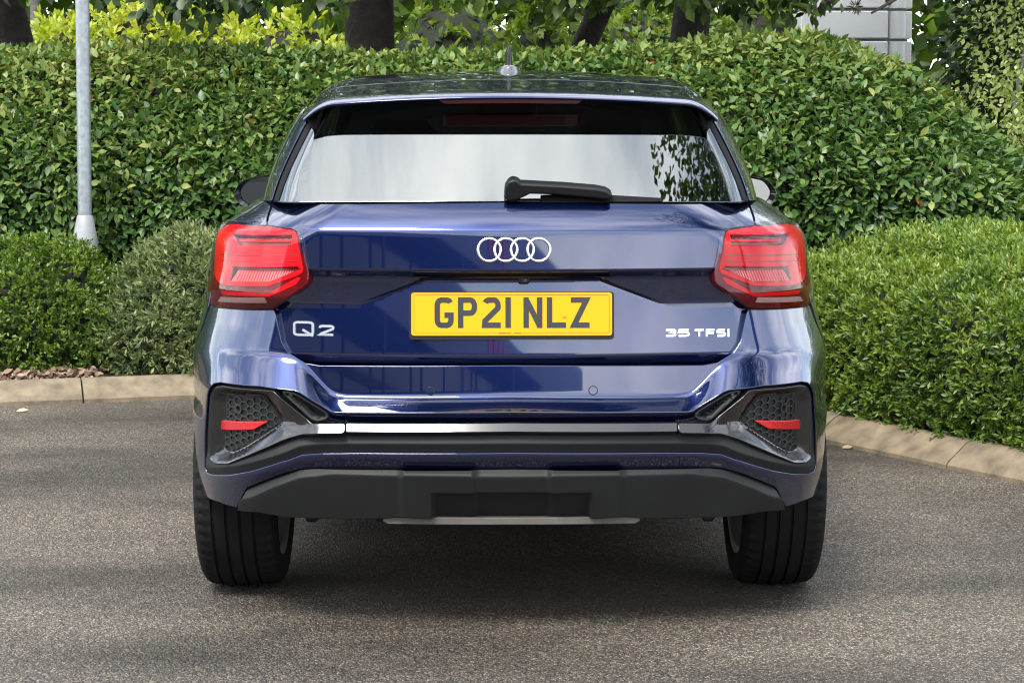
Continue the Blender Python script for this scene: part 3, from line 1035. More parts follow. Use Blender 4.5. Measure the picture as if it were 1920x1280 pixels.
# --- white pylon -----------------------------------------------------------------------------------------
M_white = mat('white_clad_metal', (.80, .82, .84), .38, noise=(2.5, .06))
M_joint = mat('grey_joint', (.30, .31, .32), .6)
yp = 17.2
xa, xb, xc = at(1500, 60, yp)[0], at(1667, 60, yp)[0], at(1708, 60, yp)[0]
pyl = empty('clad_pylon', ((xa + xc) / 2, yp, .4))
tag(pyl, 'white metal clad pylon with rounded corner rising behind the hedge at right', 'pylon')
z_j = [at(1600, v, yp)[2] for v in (75, 18)]
step = z_j[1] - z_j[0]
zs = [z_j[0] + step * k for k in range(-7, 14)]
for k in range(len(zs) - 1):
    za, zb_ = zs[k] + .012, zs[k + 1] - .012
    if za < .3: continue
    zm, hz_ = (za + zb_) / 2, zb_ - za
    xm_ = at(1530, 60, yp)[0]
    MB().box(((xa + xm_) / 2, yp + .3, zm), (xm_ - xa - .016, .6, hz_), bev=.008).build('cladding_panel', M_white, pyl)
    MB().box(((xm_ + xb) / 2, yp + .3, zm), (xb - xm_ - .016, .6, hz_), bev=.008).build('cladding_panel', M_white, pyl)
    rr = (xc - xb) * .42
    MB().lathe([(za, 0), (za, rr), (zb_, rr), (zb_, 0)], (xb + rr + .006, yp + .10, 0), 'Z', 28).build('corner_column', M_white, pyl, auto=40)
    MB().box((xb + rr * 2 + .02, yp + .32, zm), (.06, .5, hz_), bev=.006).build('side_panel', M_white, pyl)
MB().box(((xa + xc) / 2, yp + .33, 2.9), (xc - xa - .06, .50, 5.6)).build('frame', M_joint, pyl)
rebase(pyl)

# --- showroom across the forecourt, seen mirrored in the paintwork ---------------------------------------
M_wall = mat('silver_cladding', (.16, .17, .19), .45, metal=.2, noise=(1.5, .1))
M_frame = mat('dark_frame', (.02, .021, .024), .45)
M_pane = mat('showroom_glass', (.03, .035, .04), .05, ior=1.8)
M_sign = mat('red_sign', (.55, .02, .05), .4)
show = empty('showroom', (-5, -20, 0))
tag(show, 'silver glazed showroom facing the car across the forecourt', 'building')
A = Vector((-14.5, -4.0, 0)); B = Vector((10.0, -47.0, 0))
ux = (B - A).normalized(); nx = Vector((-ux.y, ux.x, 0))
if nx.dot(Vector((0, 10, 0)) - A) < 0: nx = -nx
LB = (B - A).length
rotm = Matrix((ux, nx, Vector((0, 0, 1)))).transposed()
def sbox(name, a0, a1, d0, d1, z0, z1, m):
    c = A + ux * ((a0 + a1) / 2) + nx * ((d0 + d1) / 2) + Vector((0, 0, (z0 + z1) / 2))
    return MB().box(c, (abs(a1 - a0), abs(d1 - d0), z1 - z0), rot=rotm).build(name, m, show)
sbox('wall', 0, LB, -9, -.6, 0, 5.4, M_wall)
sbox('fascia', -.2, LB + .2, -.59, .5, 4.1, 5.6, M_wall)
sbox('soffit', -.2, LB + .2, -.58, .62, 3.85, 4.09, M_frame)
nb_ = 14
for k in range(nb_):
    a0, a1 = LB * k / nb_, LB * (k + 1) / nb_
    sbox('window_pane', a0 + .08, a1 - .08, -.58, -.45, .35, 3.82, M_pane)
    sbox('mullion', a0 - .07, a0 + .07, -.57, -.40, 0, 3.84, M_frame)
sbox('transom', 0, LB, -.44, -.3, 2.5, 2.64, M_frame)
sbox('plinth', 0, LB, -.57, -.2, 0, .33, M_frame)
for k in range(4):
    sbox('sign_letter', LB * .52 + k * .8, LB * .52 + k * .8 + .5, .51, .58, 4.5, 5.3, M_sign)
sbox('canopy', LB * .1, LB * .9, .52, 1.6, 3.95, 4.08, M_wall)
for k in range(6):
    sbox('canopy_post', LB * (.12 + .15 * k), LB * (.12 + .15 * k) + .16, 1.4, 1.5, 0, 3.95, M_frame)
rebase(show)
# tree standing beside the bay, seen mirrored in the rear window
tree('forecourt_tree', 'tall broadleaf tree to the right of the parking bay', [(4.6, 3.6, 0), (4.6, 3.6, 2.5), (4.4, 3.6, 4.5), (4.2, 3.5, 6.5)], [.17, .14, .11, .06],
     [(3.9, 3.4, 6.6, 1.5, 1.6, 1.3), (4.6, 4.6, 6.0, 1.5, 1.5, 1.2), (4.8, 2.6, 5.6, 1.4, 1.4, 1.1), (4.3, 3.6, 8.0, 1.5, 1.5, 1.3), (2.75, 4.6, 6.8, .9, 1.2, .9), (3.4, 4.4, 6.3, 1.1, 1.3, .9)], 24000, .075, M_dark, M_bark, (4.6, 3.6, 0), None, .5)
# ================================================================== the car
# car frame: x right, y forward from the rear bumper, z up
def project(P):
    P = np.atleast_2d(P)
    d = P + np.array([0, CAR_Y, -CAM_H])
    cp, sp_ = math.cos(PITCH), math.sin(PITCH)
    zc = d[:, 1] * cp - d[:, 2] * sp_
    up = d[:, 1] * sp_ + d[:, 2] * cp
    return np.stack([960 + CAM_F * d[:, 0] / zc, 640 - CAM_F * up / zc], 1)

def inv(F, pts, guess=None):
    """measure: where on surface F does the photo show this point (car drawn symmetric about u = 960.5)"""
    res = []
    for (u, v) in pts:
        s, z = (u - 960.5) / 715.0, CAM_H - (v - 210) / 715.0
        if guess: s, z = guess
        for it in range(40):
            A = np.array([s, s + 1e-4, s]); B = np.array([z, z, z + 1e-4])
            q = project(F(A, B))
            r = np.array([u - .5, v]) - q[0]
            J = np.stack([(q[1] - q[0]) / 1e-4, (q[2] - q[0]) / 1e-4], 1)
            try:
                d = np.linalg.solve(J, r)
            except np.linalg.LinAlgError:
                break
            m_ = np.abs(d).max()
            if m_ > .05: d *= .05 / m_
            s += d[0]; z += d[1]
            if m_ < 1e-6: break
        res.append((float(s), float(z)))
    return res

def mirror(poly):
    return [(-a, b) for a, b in poly][::-1]

def both(left_half):
    """left half traced centre-top .. centre-bottom -> closed outline"""
    return list(left_half) + [(-a, b) for a, b in left_half[::-1] if abs(a) > 1e-4]

class Hull:
    def __init__(s, prof, W, a, c, bow=0.07):
        s.prof, s.W, s.a, s.c, s.bow = prof, W, a, c, bow
    def __call__(h, s, z):
        s = np.asarray(s, float); z = np.asarray(z, float)
        sg = np.where(s < 0, -1.0, 1.0); t = np.abs(s)
        W = h.W(z); xs = W - h.a
        Lc = (h.a + h.c) * math.pi / 4
        th = np.clip((t - xs) / Lc, 0, 1) * math.pi / 2
        x = np.where(t < xs, t, xs + h.a * np.sin(th))
        y = h.prof(x, z) + h.bow * (x / .6) ** 2 + h.c * (1 - np.cos(th)) + np.maximum(t - xs - Lc, 0)
        return np.stack([sg * x, y, z], -1)
    def s_of_y(h, y, z):
        lo, hi = 0.0, 6.0
        for _ in range(50):
            m_ = (lo + hi) / 2
            if h(np.array([m_]), np.array([z]))[0, 1] < y: lo = m_
            else: hi = m_
        return lo

W_body = curve([.20, .30, .406, .55, .695, .817, .94, 1.04, 1.075, 1.13, 1.18],
               [.84, .872, .893, .900, .902, .876, .848, .826, .797, .725, .66])
ZC = 1.076
def soft(x, w): return w * np.logaddexp(0, x / w)
def shoulder(z):
    d = soft(z - ZC, .0015)
    return .62 * d + 4.2 * d * d
def p_quarter(x, z):
    return curve([.3, .6, .8, .973, 1.076], [.05, .05, .060, .060, .0693])(np.minimum(z, ZC)) + shoulder(z)
def p_tail(x, z):
    X = np.abs(x)
    up = .060 + .09 * (np.minimum(z, ZC) - .973) + shoulder(z)
    under = .085 - np.clip((z - .955) / .018, 0, 1) * .025
    low = .083 + (z - .75) * .125
    low = low + soft(.750 - z, .0012) * .8            # folded bottom edge
    wedge = .085 + (.955 - z) * .20
    xd = .228 + (.948 - z) / .070 * .182
    w = sstep(X - xd, -.012, .012)
    below = low + (np.minimum(low, wedge) - low) * w
    ceil = sstep(z, .944, .955)
    below = below + (under - below) * ceil
    return np.where(z >= .973, up, np.where(z >= .955, under, below))
flat = Hull(lambda x, z: .02 + 0 * z, W_body, .30, .45)
zb_pts = inv(flat, [(385, 716), (403, 716), (411, 714), (489, 722), (552, 730), (564, 734), (621, 769), (630, 771), (960.5, 771)])
zl_pts = inv(flat, [(389, 886), (399, 890), (427, 891), (470, 884), (544, 862), (567, 853), (600, 850), (680, 849), (960.5, 849)])
def xz_curve(pts):
    q = sorted((abs(flat(np.array([s]), np.array([z]))[0, 0]), z) for s, z in pts)
    xs, zs = [q[0][0]], [q[0][1]]
    for a, b in q[1:]:
        if a > xs[-1] + .004: xs.append(a); zs.append(b)
    return curve(xs + [xs[-1] + .1, xs[-1] + .3], zs + [zs[-1], zs[-1]])
ZB, ZL = xz_curve(zb_pts), xz_curve(zl_pts)
def p_bumper(x, z):
    X = np.abs(x)
    zb = ZB(X)
    wz = .034 + .042 * sstep(X, .42, .60)
    fl = np.clip(soft(1 - (z - zb) / wz, .07), 0, 1.05) * (1 - sstep(X, .80, .875))
    up = .052 + (z - .64) * .11 - .050 * fl
    lo = .004 + soft(ZL(X) - .006 - z, .0015) * .55 * (1 - .8 * sstep(X, .62, .85))
    w = sstep(z, .545, .60)
    return lo + (up - lo) * w
def p_trim(x, z):
    d = z - ZL(np.abs(x))
    return np.minimum(.006 + np.abs(d - .027) * .42, .022)
def p_lamp(x, z):
    return .050 + (z - .90) * .12 + soft(.905 - z, .004) * .65 + soft(z - 1.06, .004) * 1.0
H_q = Hull(p_quarter, W_body, .30, .45)
H_t = Hull(p_tail, W_body, .30, .45)
H_b = Hull(p_bumper, W_body, .30, .45)
H_tr = Hull(p_trim, W_body, .30, .45)
H_l = Hull(p_lamp, W_body, .30, .45)
W_gh = curve([1.05, 1.12, 1.186, 1.30, 1.372, 1.43, 1.50], [.722, .716, .706, .668, .634, .592, .52])
H_g = Hull(lambda x, z: .149 + .80 * (z - 1.147), W_gh, .14, .75)

# --- car materials
def paint_mat():
    m = bpy.data.materials.new('metallic_navy_paint')
    t, b = nodes_of(m)
    b.inputs['Metallic'].default_value = 0.9
    b.inputs['Roughness'].default_value = 0.27
    b.inputs['Coat Weight'].default_value = 1.0
    b.inputs['Coat Roughness'].default_value = 0.025
    b.inputs['Coat IOR'].default_value = 1.74
    g = t.nodes.new('ShaderNodeTexCoord')
    n = t.nodes.new('ShaderNodeTexNoise')
    n.inputs['Scale'].default_value = 900
    r = t.nodes.new('ShaderNodeValToRGB')
    r.color_ramp.elements[0].position = .35; r.color_ramp.elements[1].position = .75
    r.color_ramp.elements[0].color = (0.0024, 0.0090, 0.053, 1)
    r.color_ramp.elements[1].color = (0.0050, 0.0165, 0.092, 1)
    t.links.new(g.outputs['Object'], n.inputs['Vector'])
    t.links.new(n.outputs['Fac'], r.inputs['Fac'])
    t.links.new(r.outputs['Color'], b.inputs['Base Color'])
    return m
M_paint = paint_mat()
M_gloss = mat('gloss_black_trim', (.006, .006, .0065), .10, coat=1.0, coat_rough=.02, ior=1.7)
M_gloss2 = mat('vent_frame_black', (.006, .006, .0065), .2, coat=.6, coat_rough=.06, ior=1.5)
M_satin = mat('textured_grey_plastic', (.0075, .0078, .0078), .55, spec=.28, bump=(900, .0004), noise=(6, .12))
M_rib = mat('rib_plastic', (.022, .0225, .0225), .42)
M_dark = mat('matt_black_plastic', (.010, .010, .011), .7)  # one even black for inner shell, arch liners and underside parts
M_seal = mat('black_rubber_seal', (.005, .005, .005), .7, spec=.15)
M_chrome = mat('satin_chrome', (.92, .93, .94), .26, metal=1.0)
M_silver = mat('silver_plate', (.09, .083, .072), .6, metal=.2, noise=(20, .1))
M_tyre = mat('tyre_rubber', (.005, .005, .005), .75, spec=.2, noise=(14, .25), bump=(160, .0006))
M_alloy = mat('alloy', (.35, .35, .36), .35, metal=.9)
M_mirror = mat('mirror_glass', (.8, .84, .84), .02, metal=1.0)
M_red = mat('red_lens', (.66, .004, .009), .3, spec=.15)
M_redd = mat('dark_red_lens', (.11, .002, .005), .25, coat=.2, coat_rough=.02, spec=.12)
M_redp = mat('pocket_red_lens', (.24, .002, .005), .3, coat=.3)
M_cell = mat('light_cell_red', (.17, .002, .005), .2, coat=.5)
M_pink = mat('ribbed_red_lens', (.70, .16, .16), .22, coat=.6, ior=1.7)
M_clear = mat('reverse_lens', (.45, .30, .28), .25, coat=.3)
M_refl = mat('reflector_red', (.36, .004, .008), .25, coat=.6, bump=(500, .0008))
M_yellow = mat('plate_yellow', (.56, .285, .0), .4, spec=.25)
M_black = mat('plate_black', (.007, .007, .007), .3, coat=.2)
M_wiper = mat('wiper_plastic', (.004, .004, .004), .4, spec=.35)
M_fabric = mat('dark_cabin_cloth', (.02, .02, .022), .9)
def glass_mat(name, tint, ior, tintcol=(1, 1, 1)):
    m = bpy.data.materials.new(name)
    m.use_nodes = True
    t = m.node_tree
    t.nodes.clear()
    o = t.nodes.new('ShaderNodeOutputMaterial')
    tr = t.nodes.new('ShaderNodeBsdfTransparent'); tr.inputs['Color'].default_value = (*tint, 1)
    gl = t.nodes.new('ShaderNodeBsdfGlossy'); gl.inputs['Roughness'].default_value = .012
    gl.inputs['Color'].default_value = (*tintcol, 1)
    fr = t.nodes.new('ShaderNodeFresnel'); fr.inputs['IOR'].default_value = ior
    ms = t.nodes.new('ShaderNodeMixShader')
    t.links.new(fr.outputs['Fac'], ms.inputs['Fac'])
    t.links.new(tr.outputs['BSDF'], ms.inputs[1])
    t.links.new(gl.outputs['BSDF'], ms.inputs[2])
    t.links.new(ms.outputs['Shader'], o.inputs['Surface'])
    return m
M_glass = glass_mat('privacy_glass', (.12, .13, .12), 2.6, (.97, 1, .98))
M_cover = glass_mat('clear_lamp_cover', (1, .97, .97), 1.32)
M_glass2 = glass_mat('windscreen_glass', (.72, .76, .74), 1.52)

car = empty('car', (0.0, CAR_Y, 0.0), R(0.55))
tag(car, 'dark blue metallic compact SUV seen from behind with yellow number plate', 'car')

# --- body panels -----------------------------------------------------------
gap = .0022
# tailgate
tl = inv(H_t, [(517.5, 380), (505, 421), (549, 427), (559, 433), (564, 450), (573, 508), (572, 527), (516, 570)])
tl = [(0.0, inv(H_t, [(960.5, 380)])[0][1])] + tl \
     + inv(H_t, [(521, 583), (534.5, 641), (548, 661), (577, 676.5), (600, 681)]) + [(0.0, inv(H_t, [(960.5, 681)])[0][1])]
def hline(z, x=.72): return [(-x, z), (x, z)]
t_lines = [hline(z_) for z_ in (ZC + .004, ZC - .004, .973, .955, .944, .882, .752, .748)]
for sgn in (-1, 1):
    for o_ in (-.013, -.006, 0.0, .006, .013):
        t_lines.append([(sgn * (.228 + (.948 - z_) / .070 * .182 + o_), z_) for z_ in (.943, .910, .885)])
panel('tailgate', both(tl), H_t, M_paint, car, sp=.010, thick=.022, bev=.002, lines=t_lines)
# quarter panels, doors, wings
ARC_Y, ARC_Z, ARC_R = .76, .335, .372
AX2 = .76 + 2.593
def side(y, z, H=H_q): return (H.s_of_y(y, z), z)
def archpts(H, cy, a0, a1, n=18):
    return [side(cy + ARC_R * math.cos(R(a0 + (a1 - a0) * i / n)), ARC_Z + ARC_R * math.sin(R(a0 + (a1 - a0) * i / n)), H) for i in range(n + 1)]
q_rear = [(-s, z) for s, z in inv(H_q, [(396, 566), (399, 540), (402, 515), (411, 465), (420, 436), (428, 424), (440, 419), (500.5, 421), (513, 380)])]
q_out = q_rear + [side(.62, 1.136), side(1.28, 1.128), side(1.24, .70), side(1.19, .37)] + archpts(H_q, ARC_Y, 6, 116) + [side(.46, .80)]
H_side = H_q
rear_door = [side(1.288, 1.126), side(2.18, 1.105), side(2.19, .37), side(1.20, .37), side(1.248, .70)]
front_door = [side(2.188, 1.105), side(3.02, 1.08), side(3.05, .80), side(2.96, .55), side(2.93, .37), side(2.198, .37)]
wing = [side(3.028, 1.06), side(3.55, .98), side(3.84, .90), side(3.82, .70), side(3.70, .47)] + archpts(H_q, AX2, 20, 172) + [side(2.94, .40), side(2.97, .55), side(3.06, .80)]
sill = [side(1.14, .365), side(2.92, .365), side(2.94, .24), side(1.12, .24)]
for sgn in (-1, 1):
    def sd(poly): return [(sgn * a, b) for a, b in poly]
    panel('quarter_panel', sd(q_out), H_q, M_paint, car, sp=.022, thick=.02, bev=.002)
    d = panel('door', sd(rear_door), H_q, M_paint, car, sp=.05, thick=.02)
    hx = .905
    MB().box((sgn * .868, 1.50, .955), (.035, .20, .028), bev=.008).build('door_handle', M_paint, d)
    d = panel('door', sd(front_door), H_q, M_paint, car, sp=.05, thick=.02)
    MB().box((sgn * .868, 2.42, .945), (.035, .20, .028), bev=.008).build('door_handle', M_paint, d)
    panel('wing', sd(wing), H_q, M_paint, car, sp=.04, thick=.02)
    panel('sill_cladding', sd(sill), offset(H_q, .004), M_satin, car, sp=.05, thick=.03)
# rear bumper with the full-width opening for the black trim
bt = inv(H_b, [(600, 686), (574, 681.5), (543, 663), (529, 641.5), (515.5, 582), (505, 580), (410, 577), (397, 572)])
b_side = [(-s, z) for s, z in [side(.452, .796, H_b)] + archpts(H_b, ARC_Y, 117, 152)]
bb = inv(H_b, [(366, 872), (371, 904), (387, 926), (412, 938.5), (444, 949), (450, 937), (465, 911), (520, 890), (563, 877.5), (591, 876)])
cz = inv(H_b, [(960.5, 686), (960.5, 878)])
b_left = [(0.0, cz[0][1])] + bt + b_side + bb + [(0.0, cz[1][1])]
hole_l = inv(H_b, [(630, 771), (621, 769), (564, 734), (552, 730), (489, 722), (415, 714.5), (403, 716.5), (395, 725), (391, 738), (386.5, 809), (386.5, 876),
                   (390, 886), (400, 890), (427, 891), (470, 884), (544, 862), (567, 853), (600, 850.5), (680, 850)])
hz = inv(H_b, [(960.5, 771), (960.5, 850)])
hole = both([(0.0, hz[0][1])] + hole_l + [(0.0, hz[1][1])])
xx_ = np.concatenate([np.linspace(0, .5, 8), np.linspace(.52, .80, 24)])
def s_of_x(x, z):
    xs__ = float(W_body(z)) - .30
    return x if x < xs__ else xs__ + math.asin(min(1, (x - xs__) / .30)) / (math.pi / 2) * (.75 * math.pi / 4)
b_lines = []
for f_ in (.3, .6, .78, .86, .92, .97, 1.02, 1.08, 1.15, 1.25, -9):
    for sgn in (-1, 1):
        ln = []
        for x in xx_:
            z_ = float(ZB(x)) + f_ * (.034 + .042 * float(sstep(x, .42, .60)))
            if f_ < 0: z_ = float(ZL(x)) - .006
            ln.append((sgn * s_of_x(x, z_), z_))
        b_lines.append(ln)
panel('rear_bumper', both(b_left), H_b, M_paint, car, sp=.011, holes=[hole], thick=.03, bev=.003, lines=b_lines)
# dark inner shell behind all the joints
def p_in(x, z): return np.maximum(p_quarter(x, z), curve([.3, .55, .73, .76], [.09, .075, .10, .10])(z)) + .045
H_in = Hull(p_in, curve([.2, 1.05, 1.12], [.84, .80, .70]), .30, .45)
shell = [(0.0, 1.12)] + [(-H_in.s_of_y(.42, 1.10), 1.10), (-H_in.s_of_y(.40, .34), .34)] + [(0.0, .36)]
panel('inner_shell', both(shell), H_in, M_dark, car, sp=.05, thick=0)

# gloss strip and vent frames
def p_strip(x, z):
    zc_ = .588
    return .004 - (z - zc_) * -.62
H_s = Hull(p_strip, W_body, .30, .45)
st = inv(H_s, [(651, 793.5), (651, 808)])
sc_ = inv(H_s, [(960.5, 793.5), (960.5, 808)])
panel('gloss_strip', both([(0.0, sc_[0][1])] + st + [(0.0, sc_[1][1])]), H_s, M_gloss2, car, sp=.012, thick=.02, bev=.0015)
H_f0 = Hull(lambda x, z: .002 + 0 * z, W_body, .30, .45)
ins = fillet(inv(H_f0, [(409, 741), (480, 744.5), (492, 752), (522, 791), (517, 797), (442.5, 839), (422, 848), (406, 847), (404, 838), (406, 794)]), .010)
frm = fillet(inv(H_f0, [(396, 858), (397, 746), (405, 726.5), (418, 724.5), (513, 733.5), (586, 794), (648.5, 793.5), (648.5, 808.5), (600, 809), (570, 811), (544, 819), (428, 867), (406, 866)]), .008)
def shrink(poly, d):
    """inset a polygon by d"""
    P = np.array(resample(poly, .01))
    if area2([tuple(p) for p in P]) < 0: P = P[::-1]
    t = np.roll(P, -1, 0) - np.roll(P, 1, 0)
    t /= np.maximum(np.linalg.norm(t, axis=1, keepdims=True), 1e-9)
    Q = P + np.stack([-t[:, 1], t[:, 0]], 1) * d
    ok = dist_poly(Q, [tuple(p) for p in P]) > d * .9
    return [tuple(q) for q in Q[ok]]
vent_l = fillet(inv(H_f0, [(396, 858), (397, 746), (405, 726.5), (418, 724.5), (513, 733.5), (575, 787), (577, 808), (544, 819), (428, 867), (406, 866)]), .008)
pock_l = fillet(inv(H_f0, [(527, 733), (552, 737), (600, 766), (618, 778), (610, 787), (588, 789)]), .012)
tr_holes = []
for q_ in (shrink(vent_l, .005), shrink(pock_l, .003)):
    tr_holes += [q_, mirror(q_)]
tr_lines = []
for o_ in (.024, .027, .030):
    for sgn in (-1, 1):
        tr_lines.append([(sgn * s_of_x(x, float(ZL(x)) + o_), float(ZL(x)) + o_) for x in np.concatenate([np.linspace(0, .45, 10), np.linspace(.47, .80, 30)])])
panel('bumper_trim', both([(0.0, hz[0][1] - .003)] + [(a * .997, b) for a, b in inv(H_tr, [(630, 773), (621, 771), (564, 737), (552, 733), (489, 725), (415, 718), (405, 720), (398, 727), (394, 738), (389, 809), (389, 875), (392, 883),
      (401, 887), (427, 888), (470, 881), (544, 859.5), (567, 850.5), (600, 848), (680, 847.5)])] + [(0.0, hz[1][1] + .003)]), H_tr, M_satin, car, sp=.016, thick=.02,
      holes=tr_holes, lines=tr_lines)
strip_axis = None
for sgn in (-1, 1):
    f_ = [(-sgn * a, b) for a, b in frm]; i_ = [(-sgn * a, b) for a, b in ins]
    def funnel(p, q, f_=f_, i_=i_):
        P = np.stack([p, q], 1)
        do, di = dist_poly(P, f_), dist_poly(P, i_)
        do = np.where(in_poly(P, f_), do, 0.0)
        near = 1 - sstep(di, .03, .10)
        t = do / np.maximum(do + di, 1e-6)
        o = -.036 * t * (1 - sstep(di, .05, .12))
        # run-out of the lower arm into the strip faces up
        o = o - (q - .588) * .62 * sstep(di, .05, .12)
        return o
    FF = offset(H_f0, funnel)
    panel('vent_frame', f_, FF, M_gloss2, car, sp=.007, holes=[i_], thick=.012, bev=.0025)
    vi = panel('vent_insert', i_, offset(H_f0, -.034), M_satin, car, sp=.012, thick=0)
    # honeycomb ribs on the insert
    def on_ins(pts): return [(-sgn * a, b) for a, b in inv(offset(H_f0, -.034), pts)]
    Fi = offset(H_f0, -.034)
    def fi(a, b, d, Fi=Fi):
        P, n = surf(Fi, np.array([a]), np.array([b]))
        return P[0] + n[0] * d
    z7 = lambda X, Y: (380 + X / 6.4, 700 + Y / 6.4)
    ishr = shrink(i_, .003)
    mb = MB()
    hs = .0185                     # honeycomb cell side
    for gi in range(-8, 9):
        for gj in range(-8, 9):
            ccx = i_[0][0] + gi * hs * 1.5
            ccz = .62 + (gj + (gi % 2) * .5) * hs * 1.05
            hexv = [(ccx + hs * math.cos(R(60 * k)), ccz + hs * .606 * math.sin(R(60 * k)) * 1.0) for k in range(6)]
            for k in (0, 1, 2):
                e2 = resample([hexv[k], hexv[k + 1]], .004, closed=False)
                ok = in_poly(np.array(e2), ishr)
                e2 = [p for p, o_ in zip(e2, ok) if o_]
                if len(e2) >= 2:
                    band(mb, [e2[0], e2[-1]], .0028, fi, -.001, .004)
    c0 = on_ins([z7(468, 418)])[0]
    mb.build('honeycomb_ribs', M_rib, vi)
    sb = MB()
    band(sb, [(c0[0] + 0.0115 * math.cos(k * math.pi / 10), c0[1] + .0115 * math.sin(k * math.pi / 10)) for k in range(20)], .0035, fi, -.001, .0075, closed=True)
    sb.build('parking_sensor', M_rib, vi)
    rf = [z7(205, 548), z7(800, 570), z7(652, 655), z7(205, 652)]
    panel('reflector', fillet(on_ins(rf), .003), offset(H_f0, -.024), M_refl, car, sp=.008, thick=.012, bev=.002)
# sculpted pocket beside each vent frame
for sgn in (-1, 1):
    pk = [(-sgn * a, b) for a, b in pock_l]
    def dent(p, q, pk=pk):
        P = np.stack([p, q], 1)
        return np.where(in_poly(P, pk), -.03 * sstep(dist_poly(P, pk), 0, .018), 0.0)
    panel('trim_pocket', pk, offset(offset(H_f0, -.002), dent), M_satin, car, sp=.008, thick=.012)
# parking sensors in the painted bumper
def disc_on(F, u, v, r, depth, name, m, ring=False, parent=car):
    c = inv(F, [(u, v)])[0]
    poly = [(c[0] + r * math.cos(k * math.pi / 12), c[1] + r * math.sin(k * math.pi / 12)) for k in range(24)]
    return panel(name, poly, offset(F, depth), m, parent, sp=r * .6, thick=.004, bev=.001)
for u in (808, 1113):
    disc_on(H_b, u, 732, .0115, .0008, 'sensor_ring', M_seal)
    disc_on(H_b, u, 732, .0100, .0016, 'parking_sensor', M_paint)
# tow eye cover joint
for u in (1240, 1275):
    c = inv(H_b, [(u, 856), (u, 876)])
    mb = MB()
    def fb(a, b, d):
        P, n = surf(H_b, np.array([a]), np.array([b])); return P[0] + n[0] * d
    band(mb, c, .0022, fb, -.001, .0006)
    mb.build('cover_joint', M_seal, car)

# --- diffuser ---------------------------------------------------------------
def p_diff(x, z):
    X = np.abs(x)
    zt = .470 - .0 * X
    blk = sstep(X, .085, .105) * (1 - sstep(X, .275, .300))
    lobe = sstep(X, .50, .56) * (1 - sstep(X, .62, .70))
    zc_ = .448 + .012 * blk + .008 * lobe - .10 * sstep(X, .45, .80)
    top = soft(z - zc_, .0015) * 1.1
    y = .012 - top * -1.0 + np.maximum(.0, .0)
    y = .0 + soft(z - zc_, .0015) * .9 + soft(zc_ - z, .0015) * .30 - .016 * blk * sstep(zc_ - z, -.004, .012)
    pock = (1 - sstep(X, .195, .212)) * (1 - sstep(z, .395, .405))
    y = y + pock * (.030 - (z - .35) * .35)
    return y + .008
H_d = Hull(p_diff, W_body, .30, .45)
dl = inv(H_d, [(591, 878), (563, 880), (521, 892.5), (468, 913), (453, 938), (447, 955), (484, 958), (555, 968), (650, 971), (720, 970), (760, 968), (850, 969)])
dz = inv(H_d, [(960.5, 880), (960.5, 969)])
d_lines = []
for sgn in (-1, 1):
    for o_ in (-.003, .003):
        ln = []
        for x in np.linspace(0, .74, 60):
            blk = float(sstep(x, .085, .105) * (1 - sstep(x, .275, .300))); lobe = float(sstep(x, .50, .56) * (1 - sstep(x, .62, .70)))
            z_ = .448 + .012 * blk + .008 * lobe - .10 * float(sstep(x, .45, .80)) + o_
            ln.append((sgn * s_of_x(x, z_), z_))
        d_lines.append(ln)
    for x in (.085, .105, .275, .300):
        d_lines.append([(sgn * x, .41), (sgn * x, .44)])
    for x in (.195, .212):
        d_lines.append([(sgn * x, .34), (sgn * x, .394)])
d_lines += [[(-.212, .395), (.212, .395)], [(-.212, .405), (.212, .405)]]
panel('diffuser', both([(0.0, dz[0][1])] + dl + [(0.0, dz[1][1])]), H_d, M_satin, car, sp=.009, thick=.03, bev=.004, lines=d_lines)
H_sk = Hull(lambda x, z: .055 + 0 * z, W_body, .30, .45)
sk = inv(H_sk, [(800, 970), (798, 965), (768, 964), (765, 970), (722, 970), (720, 975), (728, 980)])
skz = inv(H_sk, [(960.5, 972), (960.5, 982)])
panel('skid_plate', both([(0.0, skz[0][1])] + sk + [(0.0, skz[1][1])]), H_sk, M_silver, car, sp=.02, thick=.10, bev=.002)

# --- tail lamps -------------------------------------------------------------
z6 = lambda X, Y: (380 + X / 6.4, 400 + Y / 6.4)
lamp_out = [z6(*p) for p in [(330, 88), (780, 122), (1110, 160), (1170, 200), (1210, 320), (1272, 690), (1268, 830), (862, 1132), (500, 1132), (170, 1102), (108, 1050), (94, 950), (110, 740), (170, 420), (230, 220), (270, 130)]]
lamp_red = [z6(*p) for p in [(235, 215), (330, 150), (520, 118), (1090, 190), (1140, 250), (1165, 430), (1218, 690), (1180, 730), (800, 868), (330, 856), (215, 815), (180, 740), (180, 560)]]
pock_a = [z6(*p) for p in [(375, 238), (1105, 245), (1085, 395), (450, 392)]]
pock_b = [z6(*p) for p in [(385, 622), (1150, 630), (1200, 672), (800, 832), (335, 822)]]
strip_w = [z6(*p) for p in [(240, 1000), (755, 1012), (785, 1068), (208, 1052)]]
low_red = [z6(*p) for p in [(240, 925), (800, 965), (1150, 770), (1185, 775), (1130, 850), (810, 995), (260, 965)]]
